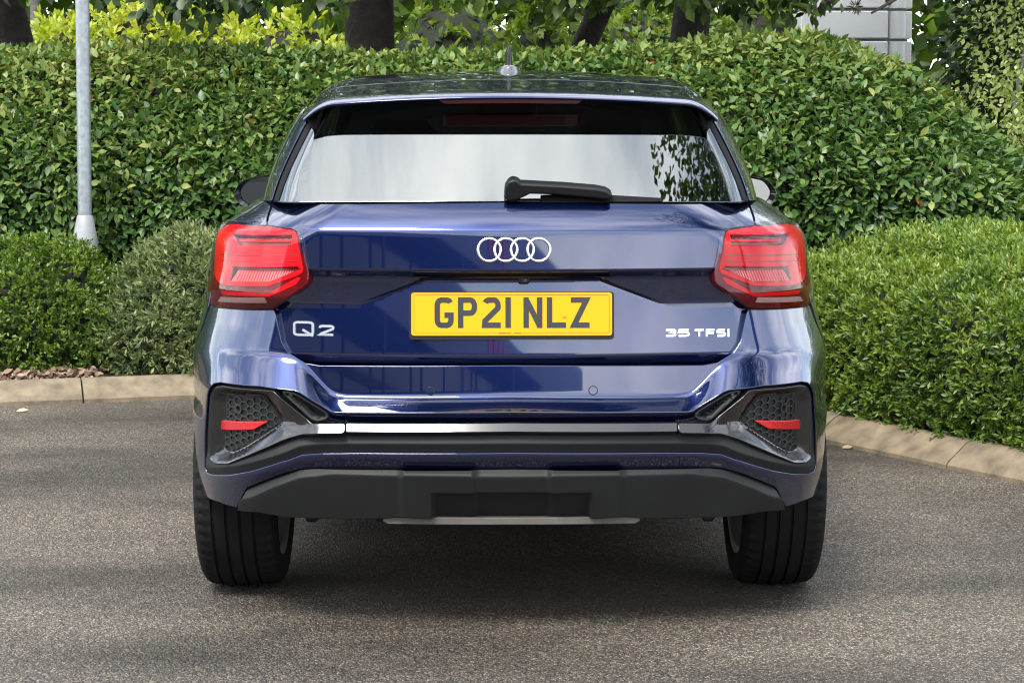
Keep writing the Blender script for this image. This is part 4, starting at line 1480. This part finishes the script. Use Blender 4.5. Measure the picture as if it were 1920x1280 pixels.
for sgn in (-1, 1):
    def tr_(px, F=H_l): return [(-sgn * a, b) for a, b in inv(F, px)]
    lamp = panel('tail_lamp', fillet(tr_(lamp_out), .010), H_l, M_redd, car, sp=.010, holes=[tr_(pock_a), tr_(pock_b)], thick=.035, bev=.004)
    panel('red_lens', fillet(tr_(lamp_red), .010), offset(H_l, .003), M_red, lamp, sp=.010, holes=[tr_(pock_a), tr_(pock_b)], thick=.022, bev=.0025)
    panel('upper_pocket', tr_([z6(*p) for p in [(360, 225), (1120, 235), (1100, 405), (435, 405)]]), offset(H_l, -.013), M_redp, lamp, sp=.012, thick=0)
    panel('light_bar', tr_([z6(*p) for p in [(440, 300), (1085, 310), (1080, 330), (445, 318)]]), offset(H_l, -.006), M_red, lamp, sp=.010, thick=.007, bev=.001)
    pbz = [b for a, b in tr_(pock_b)]
    zt, zbm = max(pbz), min(pbz)
    Fp = offset(H_l, lambda p, q, zt=zt, zbm=zbm: -.015 + .015 * (zt - .008 - q) / (zt - zbm))
    rl = panel('ribbed_lens', tr_([z6(*p) for p in [(400, 668), (1130, 672), (1195, 678), (800, 826), (345, 816)]]), Fp, M_pink, lamp, sp=.010, thick=0)
    mb = MB()
    def fr_(a, b, d, Fp=Fp):
        P, n = surf(Fp, np.array([a]), np.array([b])); return P[0] + n[0] * d
    for k in range(22):
        X = 440 + k * 33
        yb = 812 if X < 800 else 812 - (X - 800) * .41
        band(mb, tr_([z6(X, 672), z6(X - 25, yb)]), .0016, fr_, -.0005, .0016)
    mb.build('lens_ribs', M_red, rl)
    panel('upper_shelf', tr_([z6(*p) for p in [(395, 630), (1145, 636), (1185, 668), (398, 664)]]), offset(H_l, -.014), M_redp, lamp, sp=.012, thick=0)
    for ya in (488, 562):          # fine moulded lines across the middle of the lens
        panel('lens_line', tr_([z6(*p) for p in [(250, ya), (1165, ya + 6), (1166, ya + 14), (250, ya + 8)]]), offset(H_l, .0042), M_redp, lamp, sp=.012, thick=.003, bev=.0005)
    for k in range(9):             # light cells in the upper pocket
        xk = 470 + k * 70
        panel('light_cell', tr_([z6(*p) for p in [(xk, 255), (xk + 52, 257), (xk + 50, 292), (xk + 2, 290)]]), offset(H_l, -.011), M_cell, lamp, sp=.008, thick=.002, bev=.0006)
    panel('outer_lens', fillet(tr_(lamp_out), .010), offset(H_l, .0075), M_cover, lamp, sp=.012, thick=.006, bev=.005)
    panel('lower_lens', tr_(low_red), offset(H_l, .0015), M_red, lamp, sp=.012, thick=.004, bev=.001)
    panel('reversing_lens', tr_(strip_w), offset(H_l, .0015), M_clear, lamp, sp=.010, thick=.004, bev=.001)

# --- rear glass, pillars, side glass ------------------------------------------
gz = inv(H_g, [(960.5, 376.5)])[0][1]
gl = [(0.0, gz)] + inv(H_g, [(519, 376.5), (552, 305), (582, 236), (606, 205), (640, 188)]) 
gtop = 1.425
panel('rear_window', both([(0.0, gtop)] + [(a, b) for a, b in gl[::-1]][:-1] + [(0.0, gz)]), H_g, M_glass, car, sp=.03, thick=.004)
for sgn in (-1, 1):
    def tg(px): return [(-sgn * a, b) for a, b in inv(H_g, px)]
    panel('pillar_blade', tg([(501, 376), (516, 376), (582, 228), (577, 214), (571, 216)]), offset(H_g, .006), M_paint, car, sp=.015, thick=.012, bev=.002)
    panel('window_seal', tg([(517.5, 376.3), (526, 376.3), (586, 240), (582, 230)]), offset(H_g, .002), M_seal, car, sp=.02, thick=.004)
    def sg_(y, z): return (sgn * H_g.s_of_y(y, z), z)
    b0 = tg([(500, 376)])[0]; b1 = tg([(571, 217)])[0]
    panel('rear_pillar', [b0, sg_(.86, 1.115), sg_(1.02, 1.38), b1], H_g, M_paint, car, sp=.03, thick=.012)
    panel('side_window', [sg_(.87, 1.115), sg_(1.66, 1.10), sg_(1.66, 1.435), sg_(1.20, 1.425), sg_(1.04, 1.385)], H_g, M_glass, car, sp=.05, thick=.004)
    panel('door_pillar', [sg_(1.665, 1.10), sg_(1.74, 1.10), sg_(1.74, 1.435), sg_(1.665, 1.435)], offset(H_g, .002), M_gloss, car, sp=.05, thick=.01)
    panel('side_window', [sg_(1.745, 1.10), sg_(2.86, 1.06), sg_(2.40, 1.415), sg_(2.2, 1.435), sg_(1.745, 1.435)], H_g, M_glass2, car, sp=.05, thick=.004)

# --- roof, spoiler ---------------------------------------------------------------
ZR = curve([.264, .272, .285, .305, .33, .37, .45, .60, .80, 1.2, 1.8, 2.4, 2.9], [1.4195, 1.4245, 1.4295, 1.4338, 1.4374, 1.4420, 1.4515, 1.4705, 1.489, 1.506, 1.513, 1.490, 1.44])
def F_roof(x, y):
    x = np.asarray(x, float); y = np.asarray(y, float)
    X = np.abs(x)
    yb = y - .07 * (X / .6) ** 2 * (1 - sstep(y, .45, .9))
    z = ZR(yb) - .028 * (X / .6) ** 2 - 5.0 * np.maximum(X - .47, 0) ** 2
    return np.stack([x, y, z], -1)
def te(x): return .265 + .07 * (x / .6) ** 2
xs_ = np.linspace(-.555, .555, 37)
sp_out = [(x, te(x)) for x in xs_] + [(.574, .46), (.574, .60)] + [(-.574, .60), (-.574, .46)]
panel('roof_spoiler', sp_out, F_roof, M_paint, car, sp=.014, thick=.004, bev=.003)
roof_out = [(x, .607) for x in np.linspace(-.573, .573, 25)] + [(.582, .9), (.585, 1.6), (.58, 2.1), (.55, 2.46)] + [(x, 2.46 + .05 * (1 - (x / .56) ** 2)) for x in np.linspace(.5, -.5, 11)] + [(-.55, 2.46), (-.58, 2.1), (-.585, 1.6), (-.582, .9)]
panel('roof', roof_out, F_roof, M_paint, car, sp=.03, thick=.02, bev=.003)
panel('headliner', [(-.57, .50), (.57, .50), (.58, .9), (.57, 2.4), (-.57, 2.4), (-.58, .9)], lambda x, y: F_roof(x, y) + np.array([0, 0, -.035]), M_fabric, car, sp=.06, thick=0)
# spoiler underside and side fins
def F_under(x, t):
    x = np.asarray(x, float); t = np.asarray(t, float)
    y0 = te(x) + .004
    y1 = .355 + .07 * (np.abs(x) / .6) ** 2
    z0 = F_roof(x, y0)[..., 2] - .005
    return np.stack([x, y0 + (y1 - y0) * t, z0 + (1.424 - .03 * (np.abs(x) / .6) ** 2 - 5 * np.maximum(np.abs(x) - .47, 0) ** 2 - z0) * t], -1)
panel('spoiler_underside', [(-.55, 0), (.55, 0), (.555, 1), (-.555, 1)], F_under, M_gloss, car, sp=.04, thick=0, sg=-1)
for sgn in (-1, 1):
    Fs = offset(H_g, .012)
    pf = [(-sgn * a, b) for a, b in inv(Fs, [(579, 216), (592, 204), (606, 202), (590, 240), (583, 234)])]
    panel('spoiler_fin', pf, Fs, M_seal, car, sp=.012, thick=.02, bev=.003)
# high brake lamp
F_br = Hull(lambda x, z: .292 - (z - 1.40) * .25, W_gh, .14, .75)
br = inv(F_br, [(822, 185.5), (836, 194)])
bz = inv(F_br, [(960.5, 182), (960.5, 193)])
panel('high_brake_lamp', both([(0.0, bz[0][1])] + br + [(0.0, bz[1][1])]), F_br, mat('brake_lens', (.12, .002, .010), .25, coat=.7), car, sp=.012, thick=.03, bev=.0015)

# --- wiper -------------------------------------------------------------------------
def gpx(px, o): return inv(offset(H_g, o), px)
ywp = H_g(np.array([.0]), np.array([1.17]))[0, 1] - .055
def F_wip(x, z):
    return np.stack([np.asarray(x, float), ywp + .03 * np.abs(x) - (np.asarray(z, float) - 1.17) * .25, np.asarray(z, float)], -1)
def wpx(px): return inv(F_wip, px)
wp = panel('wiper_arm', fillet(wpx([(976, 349), (1060, 353.5), (1120, 358.5), (1137, 362), (1145, 367), (1144, 371), (1100, 367), (1040, 361.5), (994, 360), (980, 367), (966, 373), (951, 373), (952, 353), (957, 345), (964, 342), (971, 344)]), .003), F_wip, M_wiper, car, sp=.008, thick=.03, bev=.007)
panel('wiper_blade', gpx([(1016, 366), (1060, 364), (1146, 366), (1232, 371), (1243, 371.5), (1243, 377), (1016, 378)], .014), offset(H_g, .014), M_seal, wp, sp=.01, thick=.010, bev=.002)
c = inv(H_g, [(962, 366)])[0]
P_, n_ = surf(H_g, np.array([c[0]]), np.array([c[1]]))
MB().tube([P_[0] - n_[0] * .01, P_[0] + n_[0] * .04], .018, 20).build('wiper_spindle', M_seal, wp, auto=40)

# --- badge rings, lettering -----------------------------------------------------------
for k in range(4):
    u = 895.5 + 23 + k * 30.9
    c = inv(H_t, [(u, 468.5)])[0]
    r0 = .0291
    vs, fs = [], []
    n1, n2 = 56, 8
    for i in range(n1):
        a = 2 * math.pi * i / n1
        for j in range(n2):
            b = 2 * math.pi * j / n2
            rr = r0 + .0036 * math.cos(b)
            P, n = surf(H_t, np.array([c[0] + rr * math.cos(a)]), np.array([c[1] + rr * math.sin(a)]))
            vs.append(P[0] + n[0] * (.004 + .0032 * math.sin(b)))
    for i in range(n1):
        for j in range(n2):
            fs.append((i * n2 + j, ((i + 1) % n1) * n2 + j, ((i + 1) % n1) * n2 + (j + 1) % n2, i * n2 + (j + 1) % n2))
    mesh_obj('badge_ring', vs, fs, M_chrome, car, smooth=True)

def ft(a, b, d):
    P, n = surf(H_t, np.array([a]), np.array([b])); return P[0] + n[0] * d
def box_of(u0, v0, u1, v1):
    a = inv(H_t, [(u0, v1), (u1, v0)])
    return a[0][0], a[0][1], a[1][0], a[1][1]
def letter(name, strokes, u0, v0, u1, v1, w, h=.0035, m=M_chrome):
    """strokes in a unit box, inset so that the stroke's outer edge fills the box"""
    x0, z0, x1, z1 = box_of(u0, v0, u1, v1)
    W_, H_ = x1 - x0 - w, z1 - z0 - w
    mb = MB()
    for i, (pts, closed) in enumerate(strokes):
        q = [(x0 + w / 2 + a * W_, z0 + w / 2 + b * H_) for a, b in pts]
        band(mb, q, w, ft, .0, h + .0004 * i, closed)
    return mb.build(name, m, car)
r8 = .18
sq = arc(1 - r8, 1 - r8, r8, r8, 0, 90, 3) + arc(r8, 1 - r8, r8, r8, 90, 180, 3) + arc(r8, r8, r8, r8, 180, 270, 3) + arc(1 - r8, r8, r8, r8, 270, 360, 3)
two = [(0, .78)] + arc(.15, .85, .15, .15, 180, 90, 3) + arc(.82, .80, .18, .20, 90, -60, 5) + [(.15, .16), (.0, .0), (1, 0)]
letter('model_letter', [(sq, True), ([(.45, .42), (.70, .20), (1.02, -.08)], False)], 552, 602, 591, 629, .0062)
letter('model_letter', [(two, False)], 600, 609, 629, 629, .0062)
three = [(0, .95), (.1, 1)] + arc(.80, .78, .2, .22, 90, -80, 4) + arc(.80, .24, .2, .26, 80, -90, 4) + [(.1, 0), (0, .06)]
three = [(0, 1)] + arc(.80, .76, .2, .24, 90, -60, 4) + [(.45, .53), (.80, .50)] + arc(.80, .25, .2, .25, 60, -90, 4) + [(0, 0)]
five = [(1, 1), (.05, 1), (0, .58)] + arc(.78, .29, .22, .29, 90, -90, 5) + [(0, 0)]
ess = [(.98, 1)] + arc(.2, .76, .2, .24, 90, 250, 4) + arc(.8, .24, .2, .26, 70, -90, 4) + [(0.02, 0)]
letter('engine_letter', [(three, False)], 1248, 617, 1269, 631.5, .0044)
letter('engine_letter', [(five, False)], 1272, 617, 1294, 631.5, .0044)
letter('engine_letter', [([(0, 1), (1, 1)], False), ([(.5, .86), (.5, -.1)], False)], 1302, 617, 1322, 631.5, .0044)
letter('engine_letter', [([(0, -.1), (0, 1), (1.1, 1)], False), ([(.14, .48), (1.0, .48)], False)], 1324.5, 617, 1341, 631.5, .0044)
letter('engine_letter', [(ess, False)], 1344, 617, 1362, 631.5, .0044)
letter('engine_letter', [([(.5, -.15), (.5, 1.15)], False)], 1364, 617, 1370, 631.5, .0044)

# --- number plate ----------------------------------------------------------------------
pc = inv(Hull(lambda x, z: p_tail(0 * x, z), W_body, .3, .45, bow=0), [(960.5, 588)])[0]
yc = float(p_tail(np.array([0.]), np.array([pc[1]]))[0])
tilt = math.atan(.125)
def fp(a, b, d):     # plate frame: a across, b up the plate, d towards the viewer
    return (a, yc - .012 + b * math.sin(tilt) - d * math.cos(tilt), pc[1] + b * math.cos(tilt) - d * math.sin(tilt) * -1 * 0 + d * math.sin(tilt))
def rrect(w, h, r, n=5, cx=0, cy=0):
    return arc(cx + w / 2 - r, cy + h / 2 - r, r, r, 0, 90, n) + arc(cx - w / 2 + r, cy + h / 2 - r, r, r, 90, 180, n) + arc(cx - w / 2 + r, cy - h / 2 + r, r, r, 180, 270, n) + arc(cx + w / 2 - r, cy - h / 2 + r, r, r, 270, 360, n)
holder = MB().prism(rrect(.530, .123, .008, cy=-.004), fp, -.012, .004).build('plate_holder', M_satin, car)
plate = MB().prism(rrect(.519, .111, .007), fp, .0045, .008).build('number_plate', M_yellow, car)
k_ = .520 / 378.0
def chx(u0, u1, pts, closed=False, w=.0140):
    return pts
def plate_char(strokes, u0, u1, w=.0140):
    a0, a1 = (u0 - 961) * k_, (u1 - 961) * k_
    h = .079
    b0 = (587.5 - 610.5) * -k_ * -1
    b0 = -.0355
    mb = MB()
    for i, pts in enumerate(strokes):
        q = [(a0 + w / 2 + x * (a1 - a0 - w), b0 + w / 2 + y * (h - w)) for x, y in pts]
        band(mb, q, w, fp, .0075, .0090 + .0002 * i)
    return mb.build('plate_character', M_black, plate)
e = .0140 / .050 / (1 - .0140 / .050) / 2      # half stroke in unit x
ey = .0140 / .079 / (1 - .0140 / .079) / 2
G_ = [(1, .80)] + arc(.70, .80, .30, .20, 0, 90, 3) + arc(.30, .80, .30, .20, 90, 180, 3) + arc(.30, .20, .30, .20, 180, 270, 3) + arc(.70, .20, .30, .20, 270, 360, 3) + [(1, .40), (.52, .40)]
P1 = [(0, -ey), (0, 1)] + arc(.70, .76, .30, .24, 90, 0, 4) + arc(.70, .72, .30, .24, 0, -90, 4) + [(e, .48)]
T2 = [(0, .80)] + arc(.30, .80, .30, .20, 180, 90, 3) + arc(.70, .76, .30, .24, 90, -20, 5) + [(.03, .17), (.0, .0), (1 + e, 0)]
plate_char([G_], 816, 852)
plate_char([P1], 860, 896)
plate_char([T2], 905, 940.5)
plate_char([[(.5, -ey), (.5, 1 + ey)]], 949, 959.4, w=.0140)
plate_char([[(0, -ey), (0, 1 + ey)], [(1, -ey), (1, 1 + ey)], [(.05, .98), (.95, .02)]], 983, 1018.5)
plate_char([[(0, 1 + ey), (0, 0), (1 + e, 0)]], 1027, 1063)
plate_char([[(-e, 1), (.96, 1), (.04, 0), (1 + e, 0)]], 1072, 1107.5)
mb = MB()
bor = rrect(.505, .099, .006)
band(mb, bor, .0009, fp, .0075, .0084, closed=True)
mb.build('plate_border', M_black, plate)
mb = MB()                       # tiny supplier print along the lower edge
rnd = random.Random(5)
mb.prism([(-.037, -.0515), (.030, -.0515), (.030, -.0465), (-.037, -.0465)], fp, .0079, .0088)
mb.build('print_gap', M_yellow, plate)
mb = MB()
for x0, n in ((-.034, 16), (.006, 10)):
    x = x0
    for i in range(n):
        w_ = rnd.choice((.0011, .0014, .0017))
        mb.prism([(x, -.0500), (x + w_, -.0500), (x + w_ * .9, -.0478), (x + w_ * .1, -.0478)], fp, .0085, .0092)
        x += w_ + .0006
mb.build('supplier_print', M_black, plate)
for a in (-.1335, .136):
    MB().prism([(a + .0042 * math.cos(t * math.pi / 8), -.004 + .0042 * math.sin(t * math.pi / 8)) for t in range(16)], fp, .0075, .0115).build('plate_screw', M_black if a < 0 else M_yellow, plate)
# reversing camera and handle bar under the upper lip
MB().box((.032, .100, .948), (.030, .03, .018), bev=.004).build('reversing_camera', M_satin, car)
disc_on(Hull(lambda x, z: .0842 + 0 * z, W_body, .3, .45), 986, 526.5, .004, 0, 'camera_lens', M_gloss)

# --- aerial -----------------------------------------------------------------------------
def loft(rows, name, m, n=20, parent=car):
    vs, fs = [], []
    for (cy, hy, hw, z) in rows:
        for j in range(n):
            a = 2 * math.pi * j / n
            vs.append((hw * math.cos(a), cy + hy * math.sin(a), z))
    for i in range(len(rows) - 1):
        for j in range(n):
            fs.append((i * n + j, i * n + (j + 1) % n, (i + 1) * n + (j + 1) % n, (i + 1) * n + j))
    fs.append(tuple((len(rows) - 1) * n + j for j in range(n)))
    return mesh_obj(name, vs, fs, m, parent, smooth=True)
zb0 = 1.492
loft([(1.02, .105, .038, zb0 - .01), (1.02, .104, .0375, zb0 + .006), (1.018, .100, .035, zb0 + .016), (1.012, .090, .027, zb0 + .024), (1.005, .075, .014, zb0 + .026), (1.0, .06, .004, zb0 + .030)], 'aerial_base', mat('aerial_grey', (.07, .072, .08), .2, coat=1.0))
loft([(1.00, .072, .0125, zb0 + .012), (.985, .052, .0105, zb0 + .033), (.968, .032, .0088, zb0 + .056), (.957, .018, .0068, zb0 + .076), (.953, .010, .0045, zb0 + .081)], 'aerial_fin', M_wiper)

# --- door mirrors -------------------------------------------------------------------------
for sgn in (-1, 1):
    poly = fillet([(1.018, 1.083), (.982, 1.128), (.86, 1.152), (.80, 1.150), (.80, 1.035), (.97, 1.022), (1.005, 1.045)], .02)
    mb = MB()
    cx, czz = .90, 1.09
    rows = [(2.50, 1.0), (2.505, 1.02), (2.56, 1.0), (2.62, .88), (2.66, .60), (2.675, .2)]
    vs, fs = [], []
    n = len(poly)
    for (yy, k) in rows:
        vs += [(sgn * (cx + (x - cx) * k), yy, czz + (z - czz) * k) for x, z in poly]
    for i in range(len(rows) - 1):
        fs += [(i * n + j, i * n + (j + 1) % n, (i + 1) * n + (j + 1) % n, (i + 1) * n + j) for j in range(n)]
    fs.append(tuple((len(rows) - 1) * n + j for j in range(n)))
    mb.add(vs, fs)
    mb.add([(sgn * (cx + (x - cx) * 1.0), 2.50, czz + (z - czz) * 1.0) for x, z in poly] + [(sgn * (cx + (x - cx) * .86), 2.512, czz + (z - czz) * .86) for x, z in poly],
           [(j, (j + 1) % n, n + (j + 1) % n, n + j) for j in range(n)])
    mo = mb.build('door_mirror', M_gloss, car, auto=35)
    gv = [(sgn * (cx + (x - cx) * .87), 2.511 + .10 * (x - cx), czz + (z - czz) * .87) for x, z in poly]
    MB().add(gv, [tuple(range(n))]).build('mirror_glass', M_mirror, mo)
    MB().box((sgn * .78, 2.58, 1.045), (.14, .06, .03), bev=.01).build('mirror_arm', M_gloss, mo)

# --- wheels ----------------------------------------------------------------------------------
def tyre(cx, cy, sgn):
    cz_, R0, hw = .334, .334, .1175
    prof = [(-.095, .235), (-.112, .262), (-.1175, .285), (-.114, .308), (-.105, .322), (-.094, .3285), (-.086, .330)]
    xs = [-.060, -.022, .016, .054]
    t = -.084
    for g in xs:
        prof += [(g - .0045, .334 - .25 * g * g), (g - .004, .327), (g + .004, .327), (g + .0045, .334 - .25 * g * g)]
    prof += [(.086, .330), (.094, .3285), (.105, .322), (.114, .308), (.1175, .285), (.112, .262), (.095, .235)]
    n = 180
    vs, fs = [], []
    m_ = len(prof)
    for j in range(n):
        a = 2 * math.pi * j / n
        for i, (tx, r) in enumerate(prof):
            if (i in (4, 5, 6) or i in (m_ - 5, m_ - 6, m_ - 7)) and j % 3 == 0:
                r -= .006
            vs.append((cx + tx, cy + r * math.cos(a), cz_ + r * math.sin(a)))
    for j in range(n):
        j2 = (j + 1) % n
        for i in range(m_ - 1):
            fs.append((j * m_ + i, j * m_ + i + 1, j2 * m_ + i + 1, j2 * m_ + i))
    return vs, fs, cz_
for cy in (ARC_Y, AX2):
    for sgn in (-1, 1):
        cx = sgn * .772
        vs, fs, cz_ = tyre(cx, cy, sgn)
        w = empty('wheel', (0, 0, 0))
        w.parent = car
        mb = MB(); mb.add(vs, fs)
        mb.build('tyre', M_tyre, w, auto=30)
        mb = MB().lathe([(cx - .105, .238), (cx - .108, .245), (cx - .098, .228), (cx - .05, .215), (cx + .05, .215), (cx + .098, .228), (cx + .108, .245), (cx + .105, .238)], (0, cy, cz_), 'X', 64)
        for k in range(5):
            a = 2 * math.pi * k / 5 + .3
            rot = Matrix.Rotation(a, 3, 'X')
            p0 = Vector((cx + sgn * .075, cy, cz_)) + rot @ Vector((0, .13, 0))
            mb.box(p0, (.03, .20, .055), rot=rot, bev=.008)
        mb.lathe([(cx + sgn * .03, .0), (cx + sgn * .03, .07), (cx + sgn * .09, .065), (cx + sgn * .095, 0)], (0, cy, cz_), 'X', 32)
        mb.build('rim', M_alloy, w, auto=35)
        MB().lathe([(cx - sgn * .02, .0), (cx - sgn * .02, .15), (cx, .15), (cx, 0)], (0, cy, cz_), 'X', 40).build('brake_disc', M_alloy, w, auto=30)
        # arch liner
        pr = []
        vs, fs = [], []
        n = 24
        for j in range(n + 1):
            a = R(22 + 136 * j / n)
            for (xx, rr) in ((sgn * .865, .392), (sgn * .56, .395), (sgn * .55, .05)):
                vs.append((xx, cy + rr * math.cos(a), ARC_Z + rr * math.sin(a)))
        for j in range(n):
            for i in range(2):
                fs.append((j * 3 + i, j * 3 + i + 1, (j + 1) * 3 + i + 1, (j + 1) * 3 + i))
        MB().add(vs, fs).build('arch_liner', M_dark, car)

# --- underside ----------------------------------------------------------------------------------
MB().box((0, 2.42, .255), (1.36, 2.74, .15), bev=.03).build('floor_pan', M_dark, car)
MB().box((0, .64, .355), (1.06, .76, .12), bev=.03).build('boot_floor', M_dark, car)
MB().tube([(-.62, .80, .25), (-.3, .84, .235), (.3, .84, .235), (.62, .80, .25)], .032, 12).build('rear_axle', M_dark, car, auto=40)
MB().lathe([(-.30, 0), (-.30, .06), (-.26, .085), (.26, .085), (.30, .06), (.30, 0)], (-.10, .36, .345), 'X', 24).build('silencer', M_dark, car, auto=40)
for sgn in (-1, 1):
    MB().box((sgn * .545, .50, .290), (.06, .10, .05), bev=.008).box((sgn * .56, .53, .255), (.035, .06, .05), bev=.006).tube([(sgn * .555, .46, .285), (sgn * .555, .44, .285)], .012, 12).build('suspension_bracket', M_satin, car)
    MB().tube([(sgn * .56, .55, .27), (sgn * .60, .70, .30), (sgn * .64, .76, .33)], .022, 10).build('trailing_arm', M_dark, car)
MB().lathe([(-.16, 0), (-.15, .035), (.15, .035), (.16, 0)], (.42, .30, .335), 'X', 20).build('exhaust_pipe', M_dark, car, auto=40)

# --- front end and cabin ----------------------------------------------------------------------------
H_fr0 = Hull(lambda x, z: curve([.2, .3, .5, .7, .9, .98], [.10, .06, .02, .03, .10, .22])(z), W_body, .30, .45)
def H_front(s, z):
    P = H_fr0(s, z); P[..., 1] = 4.19 - P[..., 1]; return P
def fs_(y, z): return (H_fr0.s_of_y(4.19 - y, z), z)
ff = [(0.0, .93)] + [(-.5, .93), (-fs_(3.86, .90)[0], .90), (-fs_(3.84, .70)[0], .70), (-fs_(3.74, .40)[0], .40), (-.6, .22)] + [(0.0, .22)]
panel('front_bumper', both(ff), H_front, M_paint, car, sp=.04, thick=.02, sg=-1)
def F_bon(x, y):
    x = np.asarray(x, float); y = np.asarray(y, float)
    z = curve([3.0, 3.3, 3.7, 4.0, 4.12], [1.075, 1.06, 1.01, .955, .925])(y) - .05 * (x / .7) ** 2
    return np.stack([x, y, z], -1)
panel('bonnet', [(-.76, 3.05), (0, 3.16), (.76, 3.05), (.74, 3.6), (.62, 3.95), (.4, 4.06), (0, 4.10), (-.4, 4.06), (-.62, 3.95), (-.74, 3.6)], F_bon, M_paint, car, sp=.04, thick=.02)
def F_ws(x, t):
    x = np.asarray(x, float); t = np.asarray(t, float)
    return np.stack([x, 3.14 - .66 * t - .10 * (x / .6) ** 2 * (1 - .3 * t), 1.07 + .415 * t - .03 * (x / .6) ** 2 * t], -1)
panel('windscreen', [(-.71, 0), (.71, 0), (.56, 1), (-.56, 1)], F_ws, M_glass2, car, sp=.05, thick=.004, sg=-1)
for sgn in (-1, 1):
    MB().tube([(sgn * .73, 2.98, 1.06), (sgn * .66, 2.70, 1.24), (sgn * .575, 2.40, 1.425)], [.035, .032, .035], 10).build('windscreen_pillar', M_paint, car, auto=50)
MB().box((0, 2.95, .98), (1.36, .35, .14), bev=.04).build('dashboard', M_fabric, car)
MB().box((0, .80, .86), (1.30, .9, .04), bev=.01).build('parcel_floor', M_fabric, car)
rot = Matrix.Rotation(R(-14), 3, 'X')
MB().box((0, 1.16, .88), (1.26, .16, .60), rot=rot, bev=.05).build('rear_seat', M_fabric, car)
for x in (-.40, 0, .40):
    MB().box((x, 1.09, 1.215), (.25, .10, .14 if x else .10), rot=rot, bev=.04).build('headrest', M_fabric, car)
for x in (-.37, .37):
    MB().box((x, 2.02, .86), (.50, .16, .66), rot=rot, bev=.06).build('front_seat', M_fabric, car)
    MB().box((x, 1.92, 1.265), (.26, .10, .17), rot=rot, bev=.04).build('headrest', M_fabric, car)
MB().box((.0, 2.52, 1.395), (.23, .03, .065), bev=.012).build('interior_mirror', M_fabric, car)
for sgn in (-1, 1):
    MB().box((sgn * .66, 1.9, .78), (.05, 2.4, .60), bev=.02).build('door_lining', M_fabric, car)
